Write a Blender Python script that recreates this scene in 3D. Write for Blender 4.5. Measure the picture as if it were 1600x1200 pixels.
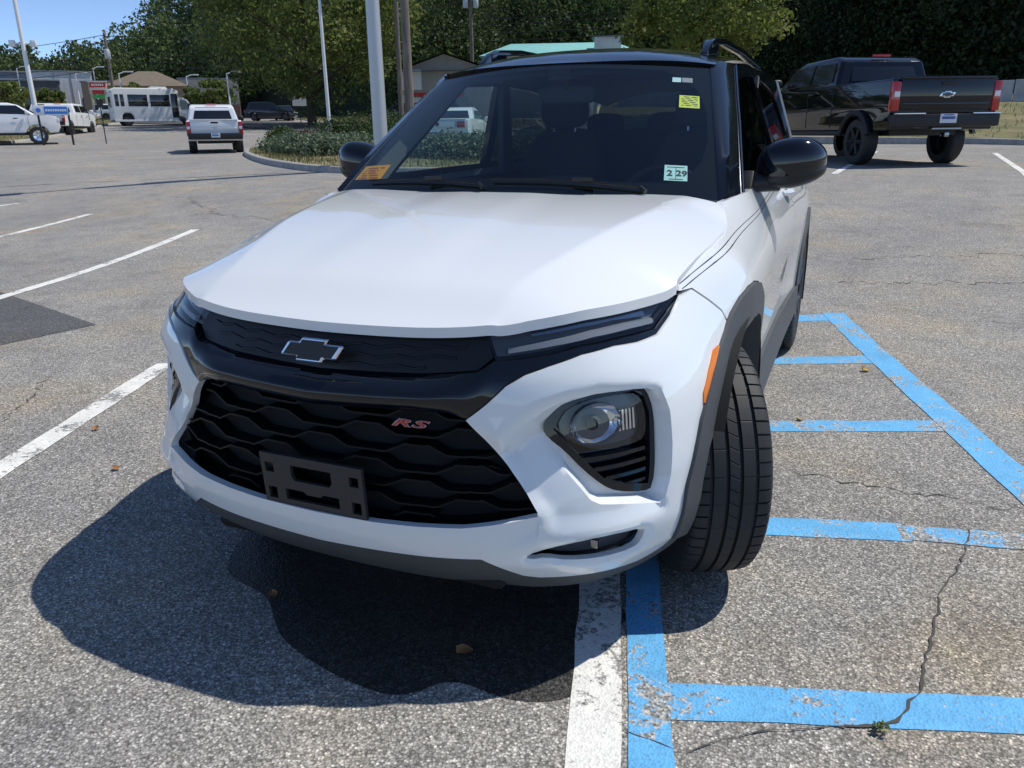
import bpy, bmesh, math, random
import numpy as np
from mathutils import Vector, Matrix
from mathutils.geometry import delaunay_2d_cdt
rad=math.radians
random.seed(7); RNG=np.random.default_rng(11)
scene=bpy.context.scene
for o in list(bpy.data.objects): bpy.data.objects.remove(o)
# ------------------------------------------------------------------ camera
CAMF=1204.1; CAMLOC=(1.1361,-2.2954,1.2885); YAW,PIT,ROL=-0.4116,0.3155,-0.0127
_fw=Vector((math.sin(YAW)*math.cos(PIT),math.cos(YAW)*math.cos(PIT),-math.sin(PIT)))
_rt=Vector((math.cos(YAW),-math.sin(YAW),0)); _up=_rt.cross(_fw)
_r2=math.cos(ROL)*_rt+math.sin(ROL)*_up; _u2=-math.sin(ROL)*_rt+math.cos(ROL)*_up
cam=bpy.data.cameras.new('camera'); camo=bpy.data.objects.new('camera',cam); scene.collection.objects.link(camo)
camo.matrix_world=Matrix(((_r2.x,_u2.x,-_fw.x,CAMLOC[0]),(_r2.y,_u2.y,-_fw.y,CAMLOC[1]),(_r2.z,_u2.z,-_fw.z,CAMLOC[2]),(0,0,0,1)))
cam.sensor_width=36; cam.lens=CAMF/1600*36; cam.clip_start=.05; cam.clip_end=3000
scene.camera=camo
# ------------------------------------------------------------------ sky, sun, exposure
SUN=Vector((.48,.38,1.0)).normalized()
EL=math.asin(SUN.z); AZ=math.atan2(SUN.x,SUN.y)
w=bpy.data.worlds.new('World'); scene.world=w; w.use_nodes=True
nt=w.node_tree; bg=nt.nodes['Background']; sky=nt.nodes.new('ShaderNodeTexSky')
sky.sky_type='NISHITA'; sky.sun_disc=False; sky.sun_elevation=EL; sky.sun_rotation=AZ
sky.air_density=.60; sky.dust_density=0.0; sky.ozone_density=2.6; sky.altitude=1500
nt.links.new(sky.outputs[0],bg.inputs[0]); bg.inputs[1].default_value=.15
sl=bpy.data.lights.new('sun','SUN'); so=bpy.data.objects.new('sun',sl); scene.collection.objects.link(so)
sl.energy=3.4; sl.angle=rad(.53); sl.color=(1,.965,.90)
so.rotation_euler=(-SUN).to_track_quat('-Z','Y').to_euler(); so.location=(20,16,40)
scene.view_settings.view_transform='Standard'; scene.view_settings.look='None'
scene.view_settings.exposure=0.30; scene.view_settings.gamma=1.0
scene.render.engine='CYCLES'
# ------------------------------------------------------------------ material helpers
def mat(name,color=(.5,.5,.5),rough=.5,metal=0.0,coat=0.0,spec=.5,trans=0.0,ior=1.45,alpha=1.0,emit=None):
    m=bpy.data.materials.new(name); m.use_nodes=True
    b=m.node_tree.nodes['Principled BSDF']
    b.inputs['Base Color'].default_value=(*color,1); b.inputs['Roughness'].default_value=rough
    b.inputs['Metallic'].default_value=metal; b.inputs['Coat Weight'].default_value=coat
    b.inputs['Coat Roughness'].default_value=.03; b.inputs['Specular IOR Level'].default_value=spec
    b.inputs['Transmission Weight'].default_value=trans; b.inputs['IOR'].default_value=ior
    return m
def N(m,t,**kw):
    n=m.node_tree.nodes.new(t)
    for k,v in kw.items():
        if k in n.inputs: n.inputs[k].default_value=v
        else: setattr(n,k,v)
    return n
def L(m,a,b): m.node_tree.links.new(a,b)
def coords(m,kind='Object',scale=(1,1,1)):
    tc=N(m,'ShaderNodeTexCoord'); mp=N(m,'ShaderNodeMapping'); mp.inputs['Scale'].default_value=scale
    L(m,tc.outputs[kind],mp.inputs[0]); return mp.outputs[0]
def ramp(m,src,stops):
    r=N(m,'ShaderNodeValToRGB'); L(m,src,r.inputs[0]); e=r.color_ramp.elements
    e[0].position,e[0].color=stops[0][0],(*stops[0][1],1); e[1].position,e[1].color=stops[-1][0],(*stops[-1][1],1)
    for p,c in stops[1:-1]:
        x=e.new(p); x.color=(*c,1)
    return r.outputs[0]
def mixc(m,fac,a,b,mode='MIX'):
    n=N(m,'ShaderNodeMix',data_type='RGBA',blend_type=mode)
    for sock,v in ((n.inputs[0],fac),(n.inputs[6],a),(n.inputs[7],b)):
        if hasattr(v,'links') or hasattr(v,'is_linked'): L(m,v,sock)
        elif isinstance(v,tuple): sock.default_value=(*v,1)
        else: sock.default_value=v
    return n.outputs[2]
def noise(m,co,scale,detail=4,rough=.55):
    n=N(m,'ShaderNodeTexNoise'); n.inputs['Scale'].default_value=scale; n.inputs['Detail'].default_value=detail; n.inputs['Roughness'].default_value=rough
    if co is not None: L(m,co,n.inputs['Vector'])
    return n.outputs[0]
def bump(m,h,strength=.3,dist=.01):
    b=N(m,'ShaderNodeBump'); b.inputs['Strength'].default_value=strength; b.inputs['Distance'].default_value=dist
    L(m,h,b.inputs['Height']); L(m,b.outputs[0],BS(m).inputs['Normal'])
def BS(m): return m.node_tree.nodes['Principled BSDF']
def glassmat(name,tint,f0=.06,f1=.94,rough=0.0):
    m=bpy.data.materials.new(name); m.use_nodes=True; t=m.node_tree; t.nodes.remove(t.nodes['Principled BSDF'])
    out=t.nodes['Material Output']; tr=N(m,'ShaderNodeBsdfTransparent'); tr.inputs[0].default_value=(*tint,1)
    gl=N(m,'ShaderNodeBsdfGlossy'); gl.inputs['Roughness'].default_value=rough
    lw=N(m,'ShaderNodeLayerWeight'); pw=N(m,'ShaderNodeMath',operation='POWER'); pw.inputs[1].default_value=5; L(m,lw.outputs['Facing'],pw.inputs[0])
    fr=N(m,'ShaderNodeMath',operation='MULTIPLY_ADD'); fr.inputs[1].default_value=f1; fr.inputs[2].default_value=f0; L(m,pw.outputs[0],fr.inputs[0]); mx=N(m,'ShaderNodeMixShader')
    L(m,fr.outputs[0],mx.inputs[0]); L(m,tr.outputs[0],mx.inputs[1]); L(m,gl.outputs[0],mx.inputs[2]); L(m,mx.outputs[0],out.inputs[0])
    return m
# ------------------------------------------------------------------ object helpers
COL=scene.collection
def tag(o,label=None,cat=None,group=None,kind=None):
    if label: o['label']=label
    if cat: o['category']=cat
    if group: o['group']=group
    if kind: o['kind']=kind
    return o
def empty(name,loc=(0,0,0),rz=0.0,label=None,cat=None,group=None):
    o=bpy.data.objects.new(name,None); COL.objects.link(o); o.location=loc; o.rotation_euler=(0,0,rz); o.empty_display_size=.2
    return tag(o,label,cat,group)
def mk(name,V,F,m=None,parent=None,smooth=True,angle=35,loc=None,rz=0.0):
    me=bpy.data.meshes.new(name)
    me.from_pydata([tuple(map(float,v)) for v in V],[],[tuple(map(int,f)) for f in F]); me.update()
    if smooth:
        me.shade_smooth(); me.set_sharp_from_angle(angle=rad(angle))
    if m: me.materials.append(m)
    o=bpy.data.objects.new(name,me); COL.objects.link(o)
    if parent: o.parent=parent
    if loc is not None: o.location=loc
    if rz: o.rotation_euler=(0,0,rz)
    return o
def use(name,me,parent=None,loc=(0,0,0),rot=(0,0,0),scale=(1,1,1)):
    o=bpy.data.objects.new(name,me); COL.objects.link(o); o.parent=parent; o.location=loc; o.rotation_euler=rot; o.scale=scale
    return o
def copy_tree(o,parent=None):
    c=o.copy(); COL.objects.link(c)
    if parent: c.parent=parent
    for ch in o.children: copy_tree(ch,c)
    return c
class MB:
    """collects shapes into one mesh"""
    def __init__(s): s.V=[]; s.F=[]
    def add(s,V,F):
        k=len(s.V); s.V+= [tuple(v) for v in V]; s.F+=[tuple(i+k for i in f) for f in F]; return s
    def box(s,c,d,rz=0.0,M=None):
        x,y,z=[a/2 for a in d]; P=[(-x,-y,-z),(x,-y,-z),(x,y,-z),(-x,y,-z),(-x,-y,z),(x,-y,z),(x,y,z),(-x,y,z)]
        if M is not None: P=[tuple(M@Vector(p)) for p in P]
        cz,sz=math.cos(rz),math.sin(rz)
        P=[(c[0]+a*cz-b*sz,c[1]+a*sz+b*cz,c[2]+e) for a,b,e in P]
        return s.add(P,[(0,3,2,1),(4,5,6,7),(0,1,5,4),(1,2,6,5),(2,3,7,6),(3,0,4,7)])
    def tube(s,pts,r,n=8,cap=True):
        pts=[Vector(p) for p in pts]; R=r if hasattr(r,'__len__') else [r]*len(pts)
        V=[];F=[]
        for i,p in enumerate(pts):
            d=(pts[min(i+1,len(pts)-1)]-pts[max(i-1,0)]).normalized()
            a=d.cross(Vector((0,0,1)))
            if a.length<1e-3: a=d.cross(Vector((1,0,0)))
            a.normalize(); b=d.cross(a)
            for k in range(n):
                t=2*math.pi*k/n; V.append(p+R[i]*(math.cos(t)*a+math.sin(t)*b))
        for i in range(len(pts)-1):
            for k in range(n): F.append((i*n+k,i*n+(k+1)%n,(i+1)*n+(k+1)%n,(i+1)*n+k))
        if cap: F.append(tuple(range(n))[::-1]); F.append(tuple((len(pts)-1)*n+k for k in range(n)))
        return s.add(V,F)
    def lathe(s,prof,n=24,axis='z',c=(0,0,0),close=False):
        """prof: list of (radius, height)"""
        V=[];F=[];m=len(prof)
        for k in range(n):
            t=2*math.pi*k/n; ct,st=math.cos(t),math.sin(t)
            for r,h in prof:
                p={'z':(r*ct,r*st,h),'x':(h,r*ct,r*st),'y':(r*ct,h,r*st)}[axis]
                V.append((p[0]+c[0],p[1]+c[1],p[2]+c[2]))
        for k in range(n):
            k2=(k+1)%n
            for i in range(m-1): F.append((k*m+i,k2*m+i,k2*m+i+1,k*m+i+1))
            if close: F.append((k*m+m-1,k2*m+m-1,k2*m,k*m))
        return s.add(V,F)
    def prism(s,poly,a0,a1,axis='x'):
        """extrude a 2-D polygon (u,v) along axis: x->(a,u,v) y->(u,a,v) z->(u,v,a)"""
        f={'x':lambda u,v,a:(a,u,v),'y':lambda u,v,a:(u,a,v),'z':lambda u,v,a:(u,v,a)}[axis]
        n=len(poly); V=[f(u,v,a0) for u,v in poly]+[f(u,v,a1) for u,v in poly]
        F=[tuple(range(n)),tuple(range(2*n-1,n-1,-1))]+[(i,i+n,(i+1)%n+n,(i+1)%n) for i in range(n)]
        return s.add(V,F)
    def build(s,name,m=None,parent=None,bev=0,seg=2,angle=35,smooth=True,loc=None,rz=0.0,fix=True):
        o=mk(name,s.V,s.F,m,parent,False,loc=loc,rz=rz); me=o.data
        bm=bmesh.new(); bm.from_mesh(me)
        if fix: bmesh.ops.recalc_face_normals(bm,faces=bm.faces)
        if bev:
            ed=[e for e in bm.edges if len(e.link_faces)==2 and e.calc_face_angle(0)>rad(25)]
            bmesh.ops.bevel(bm,geom=ed,offset=bev,segments=seg,profile=.6,affect='EDGES',clamp_overlap=True)
        bm.to_mesh(me); bm.free()
        if smooth: me.shade_smooth(); me.set_sharp_from_angle(angle=rad(angle))
        return o
def pip(P,poly):
    x,y=P[:,0],P[:,1]; ins=np.zeros(len(P),bool); n=len(poly); j=n-1
    for i in range(n):
        xi,yi=poly[i]; xj,yj=poly[j]
        c=((yi>y)!=(yj>y))&(x<(xj-xi)*(y-yi)/((yj-yi) if yj!=yi else 1e-12)+xi); ins^=c; j=i
    return ins
def dpoly(P,poly,closed=True):
    poly=np.asarray(poly,float); A=poly if closed else poly[:-1]; B=np.roll(poly,-1,0) if closed else poly[1:]
    best=np.full(len(P),1e9)
    for a,b in zip(A,B):
        d=b-a; l=max(d@d,1e-12); t=np.clip(((P-a)@d)/l,0,1)
        best=np.minimum(best,np.hypot(*(P-a-t[:,None]*d).T))
    return best
def dens(poly,h,closed=True):
    out=[]; n=len(poly)
    for i in range(n if closed else n-1):
        a=np.array(poly[i],float); b=np.array(poly[(i+1)%n],float); k=max(1,int(math.ceil(np.linalg.norm(b-a)/h)))
        out+= [tuple(a+(b-a)*t/k) for t in range(k)]
    if not closed: out.append(tuple(poly[-1]))
    return out
def offs(P,d):
    P=np.array(P,float); T=np.gradient(P,axis=0); T/=np.linalg.norm(T,axis=1)[:,None]
    return [tuple(q) for q in P+np.stack([-T[:,1],T[:,0]],-1)*d]
def chaik(poly,it=2,keep=(),closed=True):
    P=[tuple(p) for p in poly]; K=set(P[i] for i in keep)
    if not closed: K|={P[0],P[-1]}
    for _ in range(it):
        Q=[];n=len(P)
        for i in range(n):
            a=P[i-1];b=P[i];c=P[(i+1)%n]
            if b in K: Q.append(b)
            else:
                Q.append((b[0]*.75+a[0]*.25,b[1]*.75+a[1]*.25)); Q.append((b[0]*.75+c[0]*.25,b[1]*.75+c[1]*.25))
        P=Q
    return P
def tri2d(outline,holes=(),h=.03,cons=()):
    """constrained triangulation; returns points, tris, boundary edge list"""
    rings=[dens(outline,h)]+[dens(q,h) for q in holes]
    pts=[];edges=[]
    for r in rings:
        k=len(pts); pts+=r; edges+=[(k+i,k+(i+1)%len(r)) for i in range(len(r))]
    cl=[dens(q,h*.8,False) for q in cons]
    for r in cl:
        k=len(pts); pts+=r; edges+=[(k+i,k+i+1) for i in range(len(r)-1)]
    P=np.array(outline,float); lo,hi=P.min(0),P.max(0)
    gx=np.arange(lo[0]+h/2,hi[0],h); gy=np.arange(lo[1]+h/2,hi[1],h*.87)
    G=np.array([(x+(h/2 if j%2 else 0),y) for j,y in enumerate(gy) for x in gx]) if len(gx) and len(gy) else np.zeros((0,2))
    if len(G):
        ok=pip(G,outline)
        for q in holes: ok&=~pip(G,q)
        G=G[ok]
        if len(G):
            d=np.min([dpoly(G,r) for r in rings]+[dpoly(G,r,False) for r in cl],0); G=G[d>h*.4]
    allp=pts+[tuple(g) for g in G]
    vo,eo,fo,ov,oe,of=delaunay_2d_cdt([Vector(p) for p in allp],edges,[],0,1e-6)
    V=np.array([(v.x,v.y) for v in vo]); F=np.array([tuple(f) for f in fo])
    C=V[F].mean(1); ok=pip(C,outline)
    for q in holes: ok&=~pip(C,q)
    a=V[F]; ar=np.abs((a[:,1,0]-a[:,0,0])*(a[:,2,1]-a[:,0,1])-(a[:,2,0]-a[:,0,0])*(a[:,1,1]-a[:,0,1]))
    F=F[ok&(ar>1e-9)]
    cnt={}
    for f in F:
        for i in range(3):
            e=(f[i],f[(i+1)%3]); k=(min(e),max(e)); cnt.setdefault(k,[]).append(e)
    B=[v[0] for v in cnt.values() if len(v)==1]
    return V,F,B
def panel(name,outline,lift,h=.03,m=None,parent=None,holes=(),flange=.014,flip=False,mirror=False,angle=40,off=0.0,cons=()):
    """sheet-metal panel: outline in a 2-D chart lifted by lift(u,v,off)->xyz, with a turned-in edge"""
    V,F,B=tri2d(outline,holes,h,cons)
    X=lift(V[:,0],V[:,1],off); T=[tuple(f) for f in F]
    if flange:
        bi={}
        Xf=[]
        for a,b in B:
            for k in (a,b):
                if k not in bi: bi[k]=len(X)+len(Xf); Xf.append(lift(V[k:k+1,0],V[k:k+1,1],off+flange)[0])
        X=np.concatenate([X,np.array(Xf)]); T+=[(b,a,bi[a],bi[b]) for a,b in B]
    if mirror: X=X*np.array([-1,1,1])
    if flip!=mirror: T=[f[::-1] for f in T]
    return mk(name,X,T,m,parent,True,angle)
def sm(x): x=np.clip(x,0,1); return x*x*(3-2*x)
def text_mesh(body,size,depth=.002,shear=0.0,bevel=0.0,offset=0.0,spacing=1.0):
    c=bpy.data.curves.new('text','FONT'); c.body=body; c.size=size; c.extrude=depth; c.shear=shear; c.align_x='CENTER'; c.align_y='CENTER'
    c.bevel_depth=bevel; c.offset=offset; c.space_character=spacing; c.resolution_u=3
    o=bpy.data.objects.new('text',c); COL.objects.link(o)
    dg=bpy.context.evaluated_depsgraph_get(); me=bpy.data.meshes.new_from_object(o.evaluated_get(dg))
    bpy.data.objects.remove(o); bpy.data.curves.remove(c); return me

def terrain(x,y):
    """height of the ground: level under the parked car, then a gentle rise towards the road"""
    x=np.asarray(x,float);y=np.asarray(y,float)
    t=np.clip((y-2.5)/10.5,0,1); D=np.hypot(x-1.14,y+2.3); u=np.clip((D-58)/34,0,1); v=np.clip((D-33)/35,0,1)
    return .60*t*t*(3-2*t)+.010*np.clip(y-13,0,30)+np.where(y>0,.9*v*v*(3-2*v)+1.05*u*u*(3-2*u)+.025*np.clip(D-92,0,60),0)

def cspline(t,P):
    """natural cubic spline through P (n,k) at t; returns f(q, deriv)"""
    t=np.asarray(t,float);P=np.asarray(P,float)
    if P.ndim==1:P=P[:,None]
    n=len(t);h=np.diff(t)
    A=np.zeros((n,n));B=np.zeros((n,P.shape[1]));A[0,0]=A[-1,-1]=1
    for i in range(1,n-1):
        A[i,i-1]=h[i-1];A[i,i]=2*(h[i-1]+h[i]);A[i,i+1]=h[i]
        B[i]=6*((P[i+1]-P[i])/h[i]-(P[i]-P[i-1])/h[i-1])
    M=np.linalg.solve(A,B)
    def f(q):
        q=np.asarray(q,float);i=np.clip(np.searchsorted(t,q)-1,0,n-2)
        a=((t[i+1]-q)/h[i])[...,None];b=((q-t[i])/h[i])[...,None];hh=(h[i]**2)[...,None]
        return a*P[i]+b*P[i+1]+((a**3-a)*M[i]+(b**3-b)*M[i+1])*hh/6
    return f
def pch(t,v):
    """monotone-ish cubic hermite (pchip) 1-D"""
    t=np.asarray(t,float);v=np.asarray(v,float);h=np.diff(t);d=np.diff(v)/h
    m=np.zeros(len(t));m[0]=d[0];m[-1]=d[-1]
    for i in range(1,len(t)-1):
        if d[i-1]*d[i]>0:
            w1=2*h[i]+h[i-1];w2=h[i]+2*h[i-1];m[i]=(w1+w2)/(w1/d[i-1]+w2/d[i])
    def f(q):
        q=np.clip(np.asarray(q,float),t[0],t[-1]);i=np.clip(np.searchsorted(t,q)-1,0,len(t)-2)
        u=(q-t[i])/h[i];u2=u*u;u3=u2*u
        return (2*u3-3*u2+1)*v[i]+(u3-2*u2+u)*h[i]*m[i]+(-2*u3+3*u2)*v[i+1]+(u3-u2)*h[i]*m[i+1]
    return f
PLAN=[(0,-.925),(.15,-.921),(.30,-.908),(.45,-.877),(.58,-.828),(.69,-.757),(.775,-.655),(.832,-.535),(.865,-.40),(.886,-.25),(.898,0),(.902,.5),(.902,1.0),(.902,1.6),(.902,2.2),(.902,2.64),(.892,2.95),(.86,3.2),(.78,3.36),(.6,3.45),(.3,3.485),(0,3.49)]
_pl=np.array(PLAN);_full=np.concatenate([_pl[:0:-1]*[-1,1],_pl])
_t=np.concatenate([[0],np.cumsum(np.hypot(*np.diff(_full,axis=0).T))])
_t-=_t[len(_pl)-1]
_C=cspline(_t,_full)
# re-param to arc length
_q=np.linspace(0,_t[-1],4001);_p=_C(_q);_L=np.concatenate([[0],np.cumsum(np.hypot(*np.diff(_p,axis=0).T))])
SMAX=_L[-1]
def plan(s):
    q=np.interp(np.abs(s),_L,_q);p=_C(q);e=1e-4
    dp=_C(q+e)-_C(q-e);dp/=np.linalg.norm(dp,axis=-1,keepdims=True)
    n=np.stack([dp[...,1],-dp[...,0]],-1)   # outward
    return p,n
def s_at_y(y): # side s for given y (side branch)
    i=np.argmin(np.abs(_p[:,1]-y)+ (np.abs(_p[:,0])<.7)*10);return _L[i]
# inset sections (z,d) at stations s
SEC=[
 (0.00,[(.10,.22),(.17,.15),(.22,.10),(.27,.05),(.34,.012),(.40,.003),(.50,.005),(.60,.02),(.68,.035),(.76,.05),(.80,.068),(.86,.10),(.91,.135),(1.0,.2),(1.15,.3)]),
 (0.45,[(.10,.22),(.17,.15),(.22,.10),(.27,.05),(.34,.012),(.40,.003),(.50,.005),(.60,.02),(.68,.035),(.76,.05),(.80,.068),(.86,.10),(.91,.135),(1.0,.2),(1.15,.3)]),
 (0.95,[(.10,.20),(.17,.13),(.22,.08),(.27,.04),(.34,.01),(.40,.0),(.50,.0),(.60,.01),(.68,.025),(.76,.055),(.82,.09),(.86,.12),(.91,.16),(1.0,.24),(1.15,.36)]),
 (1.25,[(.10,.14),(.17,.08),(.22,.045),(.27,.02),(.34,.005),(.40,.0),(.50,.0),(.60,.005),(.68,.015),(.76,.04),(.82,.065),(.86,.085),(.91,.115),(1.0,.2),(1.15,.34)]),
 (1.60,[(.10,.05),(.17,.02),(.22,.01),(.27,.0),(.34,.0),(.40,.0),(.50,.0),(.60,.0),(.70,.0),(.78,.003),(.84,.008),(.89,.02),(.94,.05),(1.0,.115),(1.15,.30)]),
 (2.10,[(.10,.05),(.17,.02),(.22,.01),(.27,.005),(.34,.01),(.40,.018),(.50,.025),(.60,.025),(.70,.018),(.78,.010),(.84,.006),(.90,.012),(.96,.035),(1.02,.065),(1.09,.105),(1.15,.15)]),
 (3.00,[(.10,.05),(.17,.02),(.22,.01),(.27,.005),(.34,.012),(.40,.022),(.50,.032),(.60,.03),(.70,.02),(.78,.010),(.84,.006),(.90,.012),(.96,.03),(1.02,.058),(1.09,.10),(1.15,.14)]),
 (4.00,[(.10,.05),(.17,.02),(.22,.01),(.27,.0),(.34,.0),(.40,.0),(.50,.0),(.60,.0),(.70,.0),(.78,.0),(.84,.003),(.90,.012),(.96,.03),(1.02,.058),(1.09,.10),(1.15,.14)]),
 (5.6,[(.10,.22),(.17,.15),(.22,.10),(.27,.05),(.34,.012),(.40,.003),(.50,.005),(.60,.02),(.70,.035),(.78,.04),(.84,.04),(.90,.045),(.96,.05),(1.02,.06),(1.15,.12)]),
]
_ss=np.array([a for a,_ in SEC]);_sf=[pch(*zip(*b)) for _,b in SEC]
_zg=np.linspace(.08,1.2,225);_tab=np.array([f(_zg) for f in _sf])
# pchip along s for every z row, tabulated
_sg=np.linspace(0,5.6,561)
_T=np.stack([pch(_ss,_tab[:,j])(_sg) for j in range(len(_zg))],1)
def inset(s,z):
    s=np.abs(s);a=np.clip(s/.01,0,559.999);b=np.clip((np.asarray(z)-.08)/.005,0,223.999)
    i=a.astype(int) if isinstance(a,np.ndarray) else int(a);j=b.astype(int) if isinstance(b,np.ndarray) else int(b)
    fa=a-i;fb=b-j
    return (_T[i,j]*(1-fa)+_T[i+1,j]*fa)*(1-fb)+(_T[i,j+1]*(1-fa)+_T[i+1,j+1]*fa)*fb
def shell(s,z,off=0.0):
    """3-D point(s) on the body shell; off>0 = inward"""
    s=np.asarray(s,float);z=np.asarray(z,float)
    p,n=plan(s);d=inset(s,z)+off
    q=p-n*d[...,None] if np.ndim(d) else p-n*d
    sg=np.where(s<0,-1.0,1.0)
    return np.stack([q[...,0]*sg,q[...,1],z+0*s],-1)
# ================================================================== ground
def asphalt(name,base=.17,tint=(1,.955,.87),stone=1.0,dark=0.0,rough=.88):
    m=mat(name,(.2,.2,.2),rough); co=coords(m)
    v=N(m,'ShaderNodeTexVoronoi'); v.inputs['Scale'].default_value=175; L(m,co,v.inputs['Vector'])
    v2=N(m,'ShaderNodeTexVoronoi'); v2.inputs['Scale'].default_value=80; L(m,co,v2.inputs['Vector'])
    sep=N(m,'ShaderNodeSeparateColor'); L(m,v.outputs['Color'],sep.inputs[0])
    sep2=N(m,'ShaderNodeSeparateColor'); L(m,v2.outputs['Color'],sep2.inputs[0])
    c=lambda k:(base*k*tint[0],base*k*tint[1],base*k*tint[2])
    fine=ramp(m,sep.outputs[0],[(0,c(.42)),(.35,c(.74)),(.72,c(1.08)),(.90,c(1.55)),(1,c(2.4))])
    big=ramp(m,sep2.outputs[1],[(0,c(.5)),(.6,c(.9)),(.86,c(1.2)),(.95,c(2.2)),(1,c(2.9))])
    col=mixc(m,.22,fine,big)
    gap=ramp(m,v.outputs['Distance'],[(.0,(1,1,1)),(.42,(1,1,1)),(.75,(.45,.45,.45))])
    col=mixc(m,1.0,col,gap,'MULTIPLY')
    lo=ramp(m,noise(m,co,.35,5,.6),[(.25,(.80,.80,.82)),(.75,(1.14,1.12,1.08))]); col=mixc(m,1.0,col,lo,'MULTIPLY')
    me=ramp(m,noise(m,co,3.0,6,.65),[(.28,(.78,.78,.79)),(.5,(1,1,1)),(.75,(1.13,1.11,1.07))]); col=mixc(m,1.0,col,me,'MULTIPLY')
    br=ramp(m,noise(m,co,.9,5,.6),[(.38,(.94,.95,.98)),(.52,(1,1,1)),(.74,(1.16,1.05,.86))]); col=mixc(m,1.0,col,br,'MULTIPLY')
    st=ramp(m,noise(m,co,2.1,2,.4),[(.60,(1,1,1)),(.74,(.72,.71,.70))]); col=mixc(m,.45,col,st,'MULTIPLY')
    L(m,col,BS(m).inputs['Base Color'])
    h=mixc(m,.5,v.outputs['Distance'],v2.outputs['Distance']); bump(m,h,.42,.006)
    return m
ASPH=asphalt('parking_asphalt',.36)
def gsheet(xs,ys,zf,dz=0.0):
    X,Y=np.meshgrid(xs,ys); Z=zf(X,Y)+dz; n=len(xs); V=np.stack([X.ravel(),Y.ravel(),Z.ravel()],-1)
    F=[(j*n+i,j*n+i+1,(j+1)*n+i+1,(j+1)*n+i) for j in range(len(ys)-1) for i in range(n-1)]
    return V,F
xs=np.concatenate([-np.geomspace(10,420,46)[::-1],np.arange(-9.5,10,.5),np.geomspace(10,420,40)])
ys=np.concatenate([-np.geomspace(3,60,14)[::-1],np.arange(-2.5,30,.5),np.geomspace(30,420,60)])
V,F=gsheet(xs,ys,terrain); ground=mk('ground',V,F,ASPH,None,True,180); tag(ground,kind='structure')
def paint(name,col,wear=.5):
    m=mat(name,col,.7); co=coords(m)
    w1=noise(m,co,38,6,.75); w2=noise(m,co,4.5,4,.6)
    f=N(m,'ShaderNodeMath',operation='ADD'); L(m,w1,f.inputs[0]); L(m,w2,f.inputs[1])
    k=ramp(m,f.outputs[0],[(.5-.12*(1-wear)+.30*0,(0,0,0)),(1,(1,1,1))])
    r=N(m,'ShaderNodeValToRGB'); L(m,f.outputs[0],r.inputs[0]); e=r.color_ramp.elements; e[0].position=1.22-.25*wear; e[1].position=1.30-.25*wear
    e[0].position=min(e[0].position,1);e[1].position=min(e[1].position+.0,1)
    mul=N(m,'ShaderNodeMath',operation='MULTIPLY'); mul.inputs[1].default_value=.72; L(m,f.outputs[0],mul.inputs[0]); m.node_tree.links.remove(r.inputs[0].links[0]); L(m,mul.outputs[0],r.inputs[0])
    e[0].position=.80-.16*wear; e[1].position=.86-.16*wear
    vv=ramp(m,noise(m,co,9,5,.6),[(.3,tuple(.82*c for c in col)),(.7,tuple(min(1,1.08*c) for c in col))])
    v=N(m,'ShaderNodeTexVoronoi'); v.inputs['Scale'].default_value=150; L(m,co,v.inputs['Vector']); sp=N(m,'ShaderNodeSeparateColor'); L(m,v.outputs['Color'],sp.inputs[0])
    grain=ramp(m,sp.outputs[0],[(0,(.72,.72,.72)),(.5,(1,1,1))]); vv=mixc(m,.6,vv,grain,'MULTIPLY')
    base=ramp(m,sp.outputs[0],[(0,(.12,.12,.11)),(.6,(.32,.31,.29)),(1,(.60,.58,.54))])
    L(m,mixc(m,r.outputs[0],vv,base),BS(m).inputs['Base Color']); bump(m,v.outputs['Distance'],.35,.005)
    return m
BLUE=paint('blue_line_paint',(.135,.45,.77),.20); BLUE_W=paint('worn_blue_line_paint',(.13,.44,.76),1.05); WHITE=paint('white_line_paint',(.84,.82,.76),.30)
def strip(name,a,b,w,m,z=.004,jit=.004,parent=ground,w2=None):
    a=np.array(a,float);b=np.array(b,float);d=b-a;l=np.linalg.norm(d);n=max(2,int(l/.12)); p=np.array([-d[1],d[0]])/l; w2=w2 or w
    V=[];F=[]
    for i in range(n+1):
        c=a+d*i/n; ww=w+(w2-w)*i/n
        for s in (-1,-.33,.33,1):
            q=c+p*(s*ww/2+(random.uniform(-jit,jit) if abs(s)==1 else 0)); V.append((q[0],q[1],float(terrain(*q))+z))
    for i in range(n):
        for k in range(3): F.append((i*4+k,i*4+4+k,i*4+5+k,i*4+1+k))
    F=[f[::-1] for f in F] if (d[0]*p[1]-d[1]*p[0])<0 else F
    o=mk(name,V,[f[::-1] for f in F],m,parent,False); return o
# accessible aisle: white and blue edge lines side by side, hatch bars, far edge line
strip('white_line',(.835,-1.30),(.02,1.60),.118,WHITE,.002)
strip('blue_line',(.958,-1.27),(.10,1.78),.098,BLUE,.003)
HB=[((.85,-.775),(1.95,-.40),.122,BLUE),((.70,.12),(1.42,.330),.125,BLUE),((.45,1.00),(1.70,1.495),.135,BLUE),((.35,2.08),(1.36,2.515),.150,BLUE),((.20,3.08),(1.16,3.53),.170,BLUE)]
for i,(a,b,w_,m_) in enumerate(HB): strip('hatch_line',a,b,w_,m_,.0020)
strip('hatch_line',(1.40,.322),(1.90,.43),.105,BLUE_W,.0026)
strip('blue_line',(1.09,3.62),(2.35,-.95),.152,BLUE,.0036)
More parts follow.
